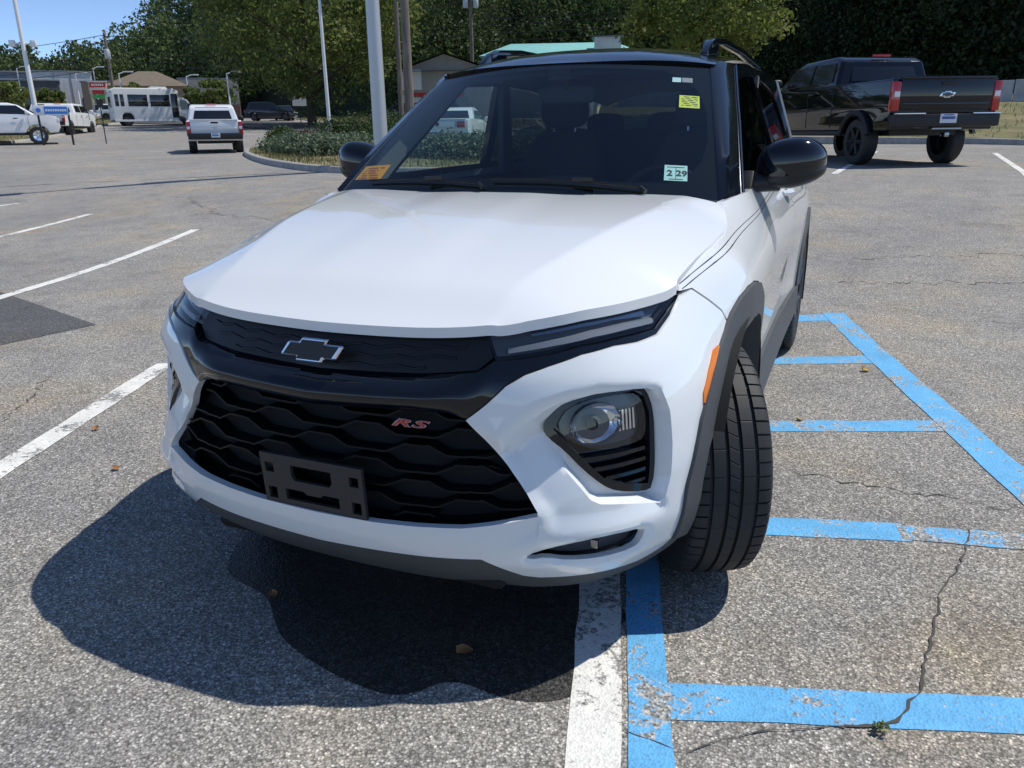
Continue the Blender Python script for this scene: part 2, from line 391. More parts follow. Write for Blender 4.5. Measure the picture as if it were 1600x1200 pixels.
# bay lines on the passenger side
strip('bay_line',(-1.55,-1.45),(-2.52,.93),.118,WHITE,.004)
strip('bay_line',(-4.95,.55),(-6.80,5.50),.118,WHITE,.004)
strip('bay_line',(-8.95,3.50),(-9.62,6.22),.12,WHITE,.004)
strip('bay_line',(-12.6,5.2),(-12.15,6.85),.12,WHITE,.004)
for k in range(3): strip('bay_line',(1.55+2.6*k,21.5-1.2*k),(.80+2.6*k,11.8-1.2*k),.11,WHITE,.004)
# new asphalt patch, cracks
PATCH=asphalt('patch_asphalt',.13,(1,1,1.02))
def gpoly(name,pts,m,z=.004,h=.25,parent=ground):
    V,F,B=tri2d(pts,(),h); X=[(a,b,float(terrain(a,b))+z) for a,b in V]; return mk(name,X,F,m,parent,False)
gpoly('asphalt_patch',[(-5.75,2.10),(-3.80,1.50),(-3.95,.55),(-5.2,-.9),(-7.5,-.6),(-7.6,1.6)],PATCH,.003)
TAR=mat('crack_dark',(.075,.07,.065),.9)
def crack(pts,w0,w1,seed,z=.0028,jit=.03,parent=ground,m=None):
    rr=random.Random(seed); P=np.array(dens(pts,.03 if w0<.03 else .25,False)); n=len(P); T=np.gradient(P,axis=0); T/=np.linalg.norm(T,axis=1)[:,None]+1e-9; Nn=np.stack([-T[:,1],T[:,0]],-1)
    off=0; V=[];F=[]
    for i in range(n):
        off=off*.75+rr.uniform(-jit,jit); ww=(w0+(w1-w0)*i/n)*rr.uniform(.12,1.35); c=P[i]+Nn[i]*off
        for s in (-1,1): q=c+Nn[i]*s*ww/2; V.append((q[0],q[1],float(terrain(*q))+z))
    for i in range(n-1): F.append((i*2,i*2+1,i*2+3,i*2+2))
    return mk('pavement_crack',V,[f[::-1] for f in F],m or TAR,parent,False)
crack([(1.62,.42),(1.566,.18),(1.50,-.05),(1.449,-.25),(1.43,-.40),(1.418,-.505),(1.36,-.64),(1.25,-.70)],.006,.009,1,.0042,.008)
crack([(1.25,-.70),(1.05,-.80),(.93,-.93),(.80,-.90)],.005,.002,2,.0042,.007)
crack([(.75,-1.16),(.97,-1.06),(1.2,-1.05)],.004,.002,3,.0042,.006)
crack([(1.02,.72),(1.5,.62),(2.1,.70),(3.2,.95)],.007,.004,4,.0028,.03)
crack([(1.1,4.6),(2.0,4.9),(3.5,5.4),(5.5,5.2)],.014,.010,5,.0028,.06)
crack([(1.2,5.6),(2.6,6.1),(4.6,6.0)],.012,.010,6,.0028,.06)
crack([(-16,8.0),(-12,9.75),(-8.3,11.8)],.05,.05,7,.0028,.02)
crack([(-18,14.0),(-13,13.0),(-9.4,13.6)],.025,.02,8,.0028,.1)
crack([(-2.9,.45),(-2.55,.05),(-2.40,-.35),(-2.2,-.6)],.008,.003,9,.0028,.03)
crack([(-4.6,4.9),(-6.0,6.3),(-7.4,6.6),(-9.6,7.9)],.016,.016,10,.0028,.08)
crack([(-5.2,7.5),(-7.2,8.6)],.016,.012,12,.0028,.08)
# damp patch under the nose, coloured darker to deepen the car's shadow
WET_SHADE=asphalt('damp_shadowed_asphalt',.06,(1,.98,.96),rough=.42)
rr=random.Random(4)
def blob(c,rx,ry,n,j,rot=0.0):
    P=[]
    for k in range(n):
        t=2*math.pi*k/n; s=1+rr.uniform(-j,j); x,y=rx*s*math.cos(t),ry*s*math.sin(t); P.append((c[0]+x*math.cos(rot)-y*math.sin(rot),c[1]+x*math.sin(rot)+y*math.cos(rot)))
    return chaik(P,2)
gpoly('damp_shadow_patch',blob((.10,-.56),.66,.40,30,.16,-.12),WET_SHADE,.0012,.1)
# ================================================================== parked suv (the car in the foreground)
M={}
M['white']=mat('white_paint',(.78,.80,.80),.28,coat=1.0)
co=coords(M['white']); 
M['black']=mat('gloss_black_paint',(.004,.006,.010),.12,coat=1.0,spec=.05)
M['roofblack']=mat('roof_black_paint',(.005,.007,.011),.14,coat=1.0,spec=.1)
M['plastic']=mat('grey_cladding_plastic',(.075,.08,.085),.55)
bump(M['plastic'],noise(M['plastic'],coords(M['plastic']),900,2),.25,.002)
M['satin']=mat('satin_black_plastic',(.012,.012,.013),.38)
M['bracket']=mat('plate_bracket_plastic',(.035,.033,.032),.5)
M['liner']=mat('dark_liner',(.006,.006,.007),.8); M['frit']=mat('glass_frit',(.006,.007,.008),.9,spec=.05)
M['chrome']=mat('chrome',(.75,.76,.78),.08,metal=1.0)
M['dchrome']=mat('dark_chrome',(.32,.33,.35),.16,metal=1.0)
M['alloy']=mat('dark_alloy',(.09,.09,.095),.3,metal=.8)
M['rubber']=mat('tyre_rubber',(.022,.022,.023),.62)
bump(M['rubber'],noise(M['rubber'],coords(M['rubber']),400,3),.2,.002)
M['glass']=glassmat('windscreen_glass',(.82,.92,.92),.085)
M['tint']=glassmat('tinted_glass',(.10,.12,.12),.05,.45); M['shade_tint_glass']=glassmat('shade_tint_glass',(.22,.25,.25),.05,.45); M['mesh']=mat('grille_mesh_plastic',(.005,.006,.007),.45,spec=.22)
M['lens']=glassmat('lamp_lens',(.86,.88,.90))
M['amber']=mat('amber_reflector',(.85,.22,.02),.18,coat=.6)
M['amber'].node_tree.nodes['Principled BSDF'].inputs['Subsurface Weight'].default_value=.15
M['red']=mat('badge_red',(.55,.02,.025),.25,coat=.5)
M['guide']=mat('light_guide',(.24,.25,.27),.2)
M['smoke']=mat('smoked_housing',(.085,.09,.10),.22)
M['interior']=mat('interior_charcoal',(.022,.023,.026),.7)
M['dash']=mat('dashboard_vinyl',(.11,.115,.12),.6)
M['seat']=mat('seat_cloth',(.028,.028,.03),.85)
M['pillar']=mat('pillar_trim_cloth',(.16,.17,.165),.85); M['headliner']=mat('headliner',(.10,.10,.10),.9)
M['headlamp']=mat('lamp_reflector',(.85,.86,.88),.07,metal=1.0)
car=empty('parked_suv',(0,0,0),0,'white compact SUV with black roof and black grille parked over blue hatched lines','car')
def SH(u,v,off=0.0): return shell(u,v,off)
# ---- outlines in (s,z): s = arc length round the plan from the front centre
GE=[(.403,.675),(.447,.63),(.499,.568),(.548,.502),(.570,.466),(.570,.455),(.498,.439),(.394,.421),(.286,.413),(.169,.407)]
BT=[(1.165,.884),(1.081,.849),(.985,.823),(.894,.819),(.805,.821),(.693,.812),(.604,.793),(.542,.776),(.497,.753),(.452,.713)]
BB=[(.157,.322),(.287,.328),(.436,.338),(.488,.308),(.536,.281),(.578,.272),(.642,.272),(.755,.272),(.866,.272),(.948,.286),(.976,.302)]
FO=[(.982,.387),(.992,.454),(1.031,.542),(1.066,.603),(1.110,.648),(1.17,.694),(1.25,.740),(1.319,.772)]
SE=[(1.350,.792),(1.337,.820),(1.286,.858),(1.232,.893)]
half=BB+FO+SE+BT+GE
bump_out=[(0,.316)]+half+[(0,.405)]+[(-a,b) for a,b in half[::-1]]
POD=chaik([(.584,.648),(.610,.687),(.642,.712),(.728,.727),(.868,.724),(.905,.708),(.921,.66),(.915,.562),(.908,.462),(.875,.460),(.783,.482),(.742,.504),(.688,.548),(.639,.597),(.598,.627)],1)
SLOT=chaik([(.540,.343),(.565,.360),(.633,.378),(.730,.390),(.855,.384),(.852,.346),(.832,.328),(.738,.325),(.644,.330),(.590,.343),(.557,.336)],1)
# sculpture of the bumper corner: recess round the lamp pod, sloping blade, shelf
PTOP=[(.462,.610),(.490,.627),(.520,.637),(.563,.635)]
PDIA=[(.563,.635),(.600,.596),(.640,.552),(.678,.509),(.700,.481)]
PBOT=[(.700,.481),(.725,.468),(.781,.459),(.840,.447),(.905,.434)]
RRIGHT=[(.905,.434),(.925,.50),(.935,.58),(.936,.66),(.918,.715),(.885,.738)]
RTOP=[(.885,.738),(.842,.746),(.728,.757),(.637,.744),(.568,.717),(.502,.672),(.452,.622)]
RPOLY=[(.43,.600)]+PTOP+PDIA[1:]+PBOT[1:]+RRIGHT[1:]+RTOP[1:]
LOWZ=[(.42,.58),(.44,.605)]+PTOP+PDIA[1:]+PBOT[1:]+[(.95,.40),(.5718,.40),(.5718,.452),(.50,.452),(.42,.54)]
BLINE=[(.4,.337),(.45,.356),(.571,.402)]
SHELF=[(.571,.402),(.633,.392),(.73,.403),(.86,.400),(.935,.412)]
def edge_depth(z): return .004+.026*sm((.675-z)/.10)*sm((z-.452)/.09)
def relief(s,z):
    """inward depth of the sculpted front bumper"""
    a=np.abs(s); P=np.stack([a,z],-1); d=np.zeros(len(P)); D=.052
    ins=pip(P,RPOLY); wt=sm(dpoly(P,RTOP,False)/.075); wr=sm(dpoly(P,RRIGHT,False)/.02)
    wd=np.clip(np.minimum(dpoly(P,PDIA,False),dpoly(P,PBOT,False))/.012,0,1)
    ramp=.017*sm((z-.40)/.06)*sm((a-.571)/.05)+.038*np.clip((z-.46)/.175,0,1)+.017*sm((z-.44)/.05)*(1-sm((a-.571)/.05))
    near=ramp+(D-ramp)*wd
    d+=np.where(ins,near*wt*wr,0)
    inb=pip(P,LOWZ)&~ins
    ge=[(.403,.675)]+GE[1:6]; dg=dpoly(P,ge,False)
    d+=np.where(inb,ramp*np.where(z>.60,wt,1)*(1-sm((a-.885)/.05)),0)
    # band under the grille set back at its outer ends
    line=np.interp(a,[.4,.45,.571],[.337,.356,.402])
    band=(a<.5712)&(z>line)&(z<.47)
    d+=np.where(band,.006*sm((a-.42)/.15)*sm((z-line)/.014),0)
    up=z>.44
    w_=np.where(up,sm(dg/.034),1.0); d=d*w_+edge_depth(z)*(1-w_)
    ds=dpoly(P,SLOT); d+=.010*(1-sm(ds/.014))
    return d
_c=[PTOP,PDIA,PBOT,offs(PDIA,.012),offs(PBOT,.012),RRIGHT[:5],SHELF,offs(SHELF,.010),BLINE,offs(BLINE,.014),[(.5705,.403),(.5705,.452)],[(.5728,.403),(.5728,.452)],offs([(.403,.675)]+GE[1:5],.017),offs([(.403,.675)]+GE[1:5],.034)]
BCONS=_c+[[(-a,b) for a,b in q] for q in _c]
def SHB(u,v,off=0.0): return shell(u,v,off+relief(u,v))
mir=lambda q:[(-a,b) for a,b in q[::-1]]
bumper=panel('front_bumper',bump_out,SHB,.0125,M['white'],car,[POD,SLOT,mir(POD),mir(SLOT)],.02,cons=BCONS)
# ---- gloss black centre: bar, grilles
LB=[(1.081,.860),(.985,.834),(.85,.834),(.693,.829),(.604,.816),(.5,.805),(.466,.803)]
bar_half=[(.124,.681),(.269,.689),(.363,.688),(.403,.679)]+[(a,b+.004) for a,b in BT[::-1]]+LB+[(.424,.777),(.284,.764),(.111,.757)]
bar_out=[(0,.676)]+bar_half+[(0,.753)]+mir(bar_half)
def SHbar(u,v,off=0.0):
    a=np.abs(u); f=1-sm((a-.28)/.2)
    top=np.interp(a,[0,.111,.284,.424,.466,.6],[.753,.757,.764,.777,.803,.815]); bot=np.interp(a,[0,.124,.269,.363,.403,.6],[.676,.681,.689,.688,.679,.79])
    t=np.clip((v-bot)/np.maximum(top-bot,.01),0,1)
    prof=pch([0,.10,.32,.52,.75,1],[.004,-.010,-.023,-.027,-.012,.022])(t)
    return shell(u,v,off+prof*f+.004*(1-f))
panel('grille_bar',bar_out,SHbar,.010,M['black'],car,(),.02)
ug_half=[(.214,.850),(.438,.858),(.462,.806),(.424,.779),(.284,.766),(.111,.759)]
ug_out=[(0,.755)]+[(.111,.759),(.284,.766),(.424,.779),(.462,.806),(.440,.858),(.214,.851)]+[(0,.844)]+mir([(.111,.759),(.284,.766),(.424,.779),(.462,.806),(.440,.858),(.214,.851)])
ug=panel('upper_grille',ug_out,SH,.03,M['satin'],car,(),0,off=.028)
def ribbon(mb,pts,wid,lift,o0,o1):
    """raised bar that follows a chart polyline; wid in chart units, from depth o0 (front) to o1 (back)"""
    P=np.array(pts,float); n=len(P)
    T=np.gradient(P,axis=0); T/=np.linalg.norm(T,axis=1)[:,None]; Nn=np.stack([-T[:,1],T[:,0]],-1)
    a=P+Nn*wid/2;b=P-Nn*wid/2
    A0=lift(a[:,0],a[:,1],o0+.0*a[:,0]);B0=lift(b[:,0],b[:,1],o0+.0*a[:,0]);A1=lift(a[:,0],a[:,1],o1);B1=lift(b[:,0],b[:,1],o1)
    V=[];F=[]
    for i in range(n): V+=[A1[i],A0[i],B0[i],B1[i]]
    for i in range(n-1):
        k=i*4
        for j in range(3): F.append((k+j,k+j+1,k+4+j+1,k+4+j))
    F+=[(0,1,2,3),((n-1)*4+3,(n-1)*4+2,(n-1)*4+1,(n-1)*4)]
    return mb.add(V,F)
for k in range(4):
    mb=MB(); z0=.773+.021*k; ph=.055*(k%2)
    xs=np.linspace(-.42,.42,33)
    zz=z0+.0035*np.array([1,0,-1,0]*9)[:33]+.022*(xs/.42)**2*0.7
    keep=np.abs(xs)<np.interp(z0,[.77,.80,.84],[.30,.40,.42])
    ribbon(mb,np.stack([xs[keep],zz[keep]],-1),.0035,SH,.023,.03); mb.build('grille_slat',M['satin'],ug,fix=True,angle=30)
# lower grille
gh=[(.403,.675)]+GE[1:]
lg_out=[(0,.403)]+[(a+.006,b-.003) for a,b in GE[::-1]]+[(.363,.690),(.269,.691),(.124,.683)]+[(0,.678)]
lg_half=[(a+.006,b-.003) for a,b in GE[::-1]]+[(.363,.690),(.269,.691),(.124,.683)]
lg_out=[(0,.400)]+lg_half+[(0,.678)]+mir(lg_half)
lg=panel('lower_grille',lg_out,SH,.03,M['liner'],car,(),0,off=.075)
# stretched hexagon bars: every row is a zigzag bar with short links
def clip_run(pts):
    P=np.array(pts); ok=pip(P,lg_out)&(dpoly(P,lg_out)>.008); runs=[];cur=[]
    for p,o in zip(P,ok):
        if o: cur.append(p)
        elif len(cur)>2: runs.append(cur);cur=[]
        else: cur=[]
    if len(cur)>2: runs.append(cur)
    return runs
hexw,hexh=.27,.042
def SHg(u,v,off): return shell(u,v,off)
for r in range(-1,7):
    zc=.405+r*hexh
    sh=0 if r%2==0 else hexw/2
    xs=[];zs=[]
    for k in range(-4,5):
        c=k*hexw+sh
        for q,dz in ((-.5,0),(-.30,0),(-.12,.5),(.12,.5),(.30,0)):
            xs.append(c+q*hexw*1.0); zs.append(zc+dz*hexh)
    P=[]
    for i in range(len(xs)-1):
        for t in np.linspace(0,1,7)[:-1]: P.append((xs[i]+(xs[i+1]-xs[i])*t,zs[i]+(zs[i+1]-zs[i])*t+.012*(abs(xs[i])/.5)**2))
    for run in clip_run(P):
        if len(run)>3: ribbon(MB(),run,.0045,SHg,.034,.075).build('grille_bar_row',M['mesh'],lg,angle=30)
def SHF(u,v,off=0.0): return shell(u,v,off+np.where(v<.452,.022*sm((np.abs(u)-.42)/.15),edge_depth(v)))
# ---- chin and lower lip
CH=[(.157,.319),(.287,.325),(.436,.335),(.488,.305),(.536,.278),(.578,.269),(.642,.269),(.755,.269),(.866,.269),(.948,.283),(.976,.299)]
cb=[(1.06,.285),(1.05,.235),(.95,.212),(.80,.205),(.64,.198),(.56,.196),(.45,.215),(.25,.205)]
ch_half=CH+cb
ch_out=[(0,.205)]+mir(cb)[::1]
ch_out=[(0,.204)]+[(a,b) for a,b in cb[::-1]]+[(a,b) for a,b in CH[::-1]]+[(0,.313)]+[(-a,b) for a,b in CH]+[(-a,b) for a,b in cb]
panel('chin_lip',ch_out,SH,.025,M['plastic'],car,(),.03,off=.004)
# ---- lamps
ln_half=[(.444,.858),(.551,.872),(.764,.888),(1.008,.880),(1.152,.886),(1.158,.884)]+LB[::1]
lens_o=[(.470,.806),(.5,.808),(.604,.819),(.693,.832),(.85,.837),(.985,.837),(1.081,.863),(1.158,.885),(1.008,.882),(.764,.889),(.551,.874),(.444,.859)]
for sgn in (1,-1):
    mi=(sgn<0)
    lamp=panel('running_lamp',lens_o,SH,.03,M['smoke'],car,(),.02,mirror=mi,off=.036)
    g=[(.50,.822),(.62,.836),(.75,.847),(.90,.850),(1.02,.848)]
    mb=MB(); ribbon(mb,[(a*sgn,b) for a,b in dens(g,.03,False)],.011,SH,.020,.034); mb.build('light_guide',M['guide'],lamp,angle=30)
    mb=MB(); ribbon(mb,[(a*sgn,b) for a,b in dens([(.56,.856),(.70,.868),(.85,.872),(1.0,.866)],.03,False)],.010,SH,.022,.034); mb.build('upper_guide',M['dchrome'],lamp,angle=30)
    panel('lamp_lens',lens_o,SH,.025,M['lens'],lamp,(),.01,mirror=mi,off=.010)
    # headlamp pod
    pod=panel('headlamp_pod',POD,SH,.02,M['black'],car,(),0,mirror=mi,off=.075)
    def SHp(u,v,off=0.0): return shell(u,v,off+.040)
    rim=[(.613,.645),(.640,.685),(.680,.702),(.735,.712),(.86,.710),(.893,.692),(.905,.65),(.897,.56),(.890,.478),(.800,.497),(.745,.522),(.69,.572),(.645,.615)]
    panel('pod_frame',POD,SHp,.016,M['black'],pod,[rim],.02,mirror=mi)
    hl=chaik([(.622,.647),(.645,.683),(.682,.699),(.74,.708),(.855,.706),(.885,.690),(.895,.65),(.890,.605),(.870,.588),(.74,.585),(.655,.613)],1)
    panel('headlamp_lens',hl,SHp,.02,M['lens'],pod,(),.028,mirror=mi,off=.004)
    panel('headlamp_bezel',[(a,b-.0) for a,b in hl],SHp,.02,M['smoke'],pod,(),0,mirror=mi,off=.032)
    # reflector dish and projector
    C=shell(np.array([.735]),np.array([.648]),.066)[0]; p0,n0=plan(np.array([.735])); nn=Vector((n0[0][0],n0[0][1],0)).normalized()
    tx=Vector((nn.y*-1,nn.x,0)); tx=Vector((-nn.y,nn.x,0))
    rows=[];V=[];F=[]; nr=28
    prof=[(.052,.022),(.050,.010),(.040,-.004),(.026,-.014),(.012,-.018)]
    for k in range(nr):
        t=2*math.pi*k/nr
        for j,(r,hh) in enumerate(prof):
            fl=1.0+.03*(k%2)*(j in(1,2))
            p=Vector(C)+tx*(r*1.25*fl*math.cos(t))+Vector((0,0,1))*(r*fl*math.sin(t))+nn*hh
            V.append(p)
    m_=len(prof)
    for k in range(nr):
        k2=(k+1)%nr
        for i in range(m_-1): F.append((k*m_+i,k2*m_+i,k2*m_+i+1,k*m_+i+1))
    F.append(tuple(k*m_+m_-1 for k in range(nr)))
    if mi: V=[Vector((-v.x,v.y,v.z)) for v in V]
    mk('reflector',V,F,M['headlamp'],pod,True,25)
    C2=Vector(C)+nn*.004; V=[];F=[]
    for (dx,dz,r) in ((.0,.0,.017),(.062,-.006,.011)):
        cc=C2+tx*dx+Vector((0,0,dz)); 
        if mi: cc.x=-cc.x
        MB().lathe([(0.0001,r),(r*.5,r*.86),(r*.87,r*.5),(r,0),(r*.95,-r)],16,'y',(cc.x,cc.y,cc.z)).build('bulb_shield',M['dchrome'],pod)
    mb=MB()
    for k in range(5):
        a=.105+.009*k; 
        q=[(.735+.075+.012*k,.620),(.735+.078+.012*k,.668)]
        ribbon(mb,[(x*sgn,y) for x,y in dens(q,.02,False)],.006,SHp,.012,.03)
    mb.build('reflector_fins',M['headlamp'],pod,angle=30)
    for k in range(4):
        z=.568-.026*k; a0=np.interp(z,[.47,.50,.54,.58],[.85,.775,.725,.675]); mb=MB()
        ribbon(mb,[(x*sgn,z+.0*x) for x in np.linspace(a0,.885,7)],.009,SHp,.006+.0*k,.034); mb.build('louvre',M['black'],pod,angle=30)
    panel('fog_slot',[(a,b) for a,b in SLOT],SH,.03,M['smoke'],car,(),0,mirror=mi,off=.050)
    mb=MB(); c=shell(np.array([.72]),np.array([.358]),.03)[0]; mb.box((c[0]*sgn,c[1],c[2]),(.018,.012,.022)); mb.build('fog_lamp',M['dchrome'],car,bev=.003)
    # side marker
    mk_o=[(1.092,.640),(1.098,.636),(1.185,.700),(1.258,.742),(1.252,.748),(1.213,.744),(1.150,.705),(1.098,.662)]
    panel('side_marker',mk_o,SH,.03,M['amber'],car,(),.01,mirror=mi,off=-.004)
# ---- wheel arch flares, sills
def sy(y): return y+1.532
FRO=[(.979,.302),(.982,.387),(.992,.454),(1.031,.542),(1.066,.603),(1.110,.648),(1.17,.694),(1.25,.740),(1.319,.772),(1.379,.805),(1.454,.836),(1.536,.855),(1.62,.856),(1.71,.838),(1.80,.790),(1.89,.715),(1.96,.62),(2.01,.52),(2.03,.40),(2.035,.30)]
FRI=[(1.985,.29),(1.975,.40),(1.945,.50),(1.90,.59),(1.83,.67),(1.74,.728),(1.65,.755),(1.559,.760),(1.467,.749),(1.368,.715),(1.314,.690),(1.221,.640),(1.169,.590),(1.103,.518),(1.073,.434),(1.060,.361),(1.06,.28)]
fr_poly=FRI+FRO  # CCW or CW handled below
def area(p): return .5*sum(p[i][0]*p[(i+1)%len(p)][1]-p[(i+1)%len(p)][0]*p[i][1] for i in range(len(p)))
def ccw(p): return p if area(p)>0 else p[::-1]
def ell(cy,a,b,t0,t1,n): return [(sy(cy)+a*math.cos(t),.36+b*math.sin(t)) for t in np.linspace(rad(t0),rad(t1),n)]
RRO=ell(2.64,.53,.49,-8,188,21); RRI=ell(2.64,.45,.40,188,-8,21)
SILL=[(2.035,.49),(2.033,.42),(2.035,.345),(3.652,.335),(3.655,.44),(3.662,.475)]
for sgn in (1,-1):
    mi=sgn<0
    panel('wheel_arch_flare',ccw(FRI+FRO),SH,.03,M['plastic'],car,(),.06,mirror=mi,off=-.010)
    panel('wheel_arch_flare',ccw(RRI+RRO),SH,.04,M['plastic'],car,(),.06,mirror=mi,off=-.010)
    panel('sill_cladding',ccw(SILL),SH,.05,M['plastic'],car,(),.09,mirror=mi,off=-.012)
    # fender
    fen=[(1.174,.898),(1.196,.923),(1.36,.954),(1.50,.975),(1.62,.994),(1.706,1.015),(1.75,1.045),(1.80,1.070),(1.95,1.082),(2.125,1.088),(2.142,.95),(2.128,.8),(2.122,.6),(2.122,.492),(2.035,.494),(2.03,.52),(1.975,.625)]+[(1.90,.722),(1.81,.797),(1.715,.842),(1.62,.859),(1.536,.858),(1.454,.839),(1.379,.808),(1.358,.796),(1.343,.824),(1.292,.862),(1.238,.897)]
    panel('fender',ccw(fen),SH,.03,M['white'],car,(),.018,mirror=mi)
    fd=[(2.127,.492),(2.127,.6),(2.133,.8),(2.147,.95),(2.131,1.089),(2.6,1.10),(3.235,1.105),(3.215,1.0),(3.165,.90),(3.155,.78),(3.185,.62),(3.21,.482)]
    fdoor=panel('door',ccw(fd),SH,.045,M['white'],car,(),.018,mirror=mi)
    rd=[(3.216,.482),(3.191,.62),(3.161,.78),(3.171,.90),(3.221,1.0),(3.241,1.105),(4.12,1.125),(4.10,.95),(4.00,.835),(3.9,.80)]+[(sy(2.64)+.535*math.cos(t),.36+.495*math.sin(t)) for t in np.linspace(rad(118),rad(166),7)]
    rdoor=panel('door',ccw(rd),SH,.05,M['white'],car,(),.018,mirror=mi)
    qp=[(4.126,1.125),(4.106,.95),(4.006,.84)]+[(sy(2.64)+.535*math.cos(t),.36+.495*math.sin(t)) for t in np.linspace(rad(104),rad(-5),13)]+[(4.75,.30),(5.05,.35),(5.05,1.10)]
    panel('quarter_panel',ccw(qp),SH,.06,M['white'],car,(),.018,mirror=mi)
    # character line grooves: two thin seams along fender and door
    for dz in (.0,-.012):
        for o_,a,b in ((car,1.19,2.12),(fdoor,2.15,2.76)):
            xs=np.linspace(a,b,60); zz=pch([1.185,1.605,2.116,2.772],[.912,.979,1.026,1.062])(xs)+dz
            mb=MB(); ribbon(mb,[(x*sgn,z) for x,z in zip(xs,zz)],.0013,SH,-.0006,.004); mb.build('trim_seam',M['satin'],o_,angle=30)
    # door handle: white bow over a dark cup
    for (s0,dr) in ((3.02,fdoor),(3.95,rdoor)):
        mb=MB(); pts=[]
        for t in np.linspace(0,1,9):
            o=-.034*math.sin(math.pi*t)**.6 - .002; p=shell(np.array([s0+.19*(t-.5)]),np.array([1.018+.012*t]),o)[0]; pts.append((p[0]*sgn,p[1],p[2]))
        mb.tube(pts,[.010]+[.014]*7+[.010],8); mb.build('door_handle',M['white'],dr)
# inner black shell that closes the gaps between panels
for sgn in (1,-1):
    arch=[(sy(0)+.47*math.cos(t),.36+.42*math.sin(t)) for t in np.linspace(rad(-45),rad(225),24)]
    arch2=[(sy(2.64)+.47*math.cos(t),.36+.42*math.sin(t)) for t in np.linspace(rad(-45),rad(225),24)]
    out=[(1.0,.20)]+[(x,max(z,.2 if x<1.6 else .34)) for x,z in arch[::-1]]+[(x,max(z,.34)) for x,z in arch2[::-1]]+[(5.0,.34),(5.4,.34),(5.4,1.05),(3.5,1.07),(2.1,1.06),(1.80,1.045),(1.70,1.0),(1.5,.955),(1.25,.90),(1.0,.84)]
    panel('inner_shell',ccw(out),SH,.08,M['liner'],car,(),0,mirror=sgn<0,off=.03)
panel('inner_shell',[(-1.05,.22),(1.05,.22),(1.05,.83),(.5,.84),(-.5,.84),(-1.05,.83)],SH,.06,M['liner'],car,(),0,off=.11)
# rear end
panel('rear_bumper',[(5.06,.28),(SMAX,.28),(SMAX,.62),(5.06,.62)],SH,.08,M['plastic'],car,(),.02)
panel('rear_bumper',[(5.06,.28),(SMAX,.28),(SMAX,.62),(5.06,.62)],SH,.08,M['plastic'],car,(),.02,mirror=True)
panel('tailgate',[(5.06,.63),(SMAX,.63),(SMAX,1.10),(5.06,1.10)],SH,.08,M['white'],car,(),.02)
panel('tailgate',[(5.06,.63),(SMAX,.63),(SMAX,1.10),(5.06,1.10)],SH,.08,M['white'],car,(),.02,mirror=True)
# wheel housings
for sgn in (1,-1):
    for cy in (0,2.64):
        V=[];F=[];n=22
        for k in range(n+1):
            t=rad(-20+172*k/n)
            for xx in (.90,.86,.55,.45): 
                r=(.455,.415) if xx>.5 else (.455,.415)
                V.append((sgn*xx,cy+r[0]*math.cos(t)*(1 if xx<.88 else 1.0),.36+r[1]*math.sin(t)))
        for k in range(n):
            for j in range(3): F.append((k*4+j,k*4+j+1,k*4+5+j,k*4+4+j))
        base=len(V); 
        F.append(tuple(k*4+3 for k in range(n+1)))
        mk('wheel_housing',V,F,M['liner'],car,True,60)
MB().box((0,1.30,.29),(1.40,1.75,.10)).box((0,1.3,.24),(.9,4.2,.06)).build('underbody',M['liner'],car,bev=.02)
# ---- hood
CR_Y=[-.86,-.771,-.658,-.492,-.213,.065,.30]; CR_X=[.405,.416,.423,.47,.545,.601,.64]; CR_Z=[.845,.884,.940,.986,1.040,1.072,1.090]
LIPZ=pch([0,.214,.434,.551,.764,1.0,1.155],[.846,.850,.857,.870,.886,.887,.890])
_ls=np.linspace(0,1.155,40); LIP=shell(_ls,LIPZ(_ls),.004)
_o=[(p[1],p[0],p[2]+.018) for p,q in zip(LIP,_ls) if q>.46]
_g=[(-.332,.750,.924),(-.177,.774,.956),(.08,.801,.996),(.174,.795,1.019),(.252,.760,1.066),(.31,.72,1.085)]
_a=[(-.90,.40,.86)]+_o[::3]+_g
GP_Y,GP_X,GP_Z=[[q[k] for q in _a] for k in range(3)]
f_cx,f_cz,f_gx,f_gz=pch(CR_Y,CR_X),pch(CR_Y,CR_Z),pch(GP_Y,GP_X),pch(GP_Y,GP_Z)
def HD(x,y,off=0.0):
    a=np.abs(x); xc=f_cx(y); zc=f_cz(y); xg=np.maximum(f_gx(y),xc+.02); zg=np.minimum(f_gz(y),zc-.002)
    inn=zc+.006*(1-(a/xc)**2)+.0045*(1-sm((a-.10)/.16))*sm((y+.84)/.35)
    t=np.clip((a-xc)/(xg-xc),0,1.1)
    outz=zc+(zg-zc)*(t*.72+.28*t*t)
    k=.012; d=(a-xc)/k   # soft blend over the crease
    wgt=1/(1+np.exp(-np.clip(d*2.2,-30,30)))
    z=inn*(1-wgt)+outz*wgt
    return np.stack([x,y,z-off],-1)
hr=[(p[0],p[1]) for p in LIP]+[(.745,-.330),(.763,-.185),(.781,-.05),(.792,.08),(.788,.165),(.770,.222),(.735,.250),(.62,.268),(.45,.272),(.25,.262),(0,.255)]
hood_out=hr+[(-a,b) for a,b in hr[-2:0:-1]]
_cy=np.linspace(-.765,.235,34); _cl=[(float(f_cx(q)),float(q)) for q in _cy]
_hc=[[(a+o,b) for a,b in _cl] for o in (-.012,0,.012)]; _hc+=[[(-a,b) for a,b in q] for q in _hc]
hood=panel('hood',hood_out,HD,.022,M['white'],car,(),.024,cons=_hc)
mb=MB();
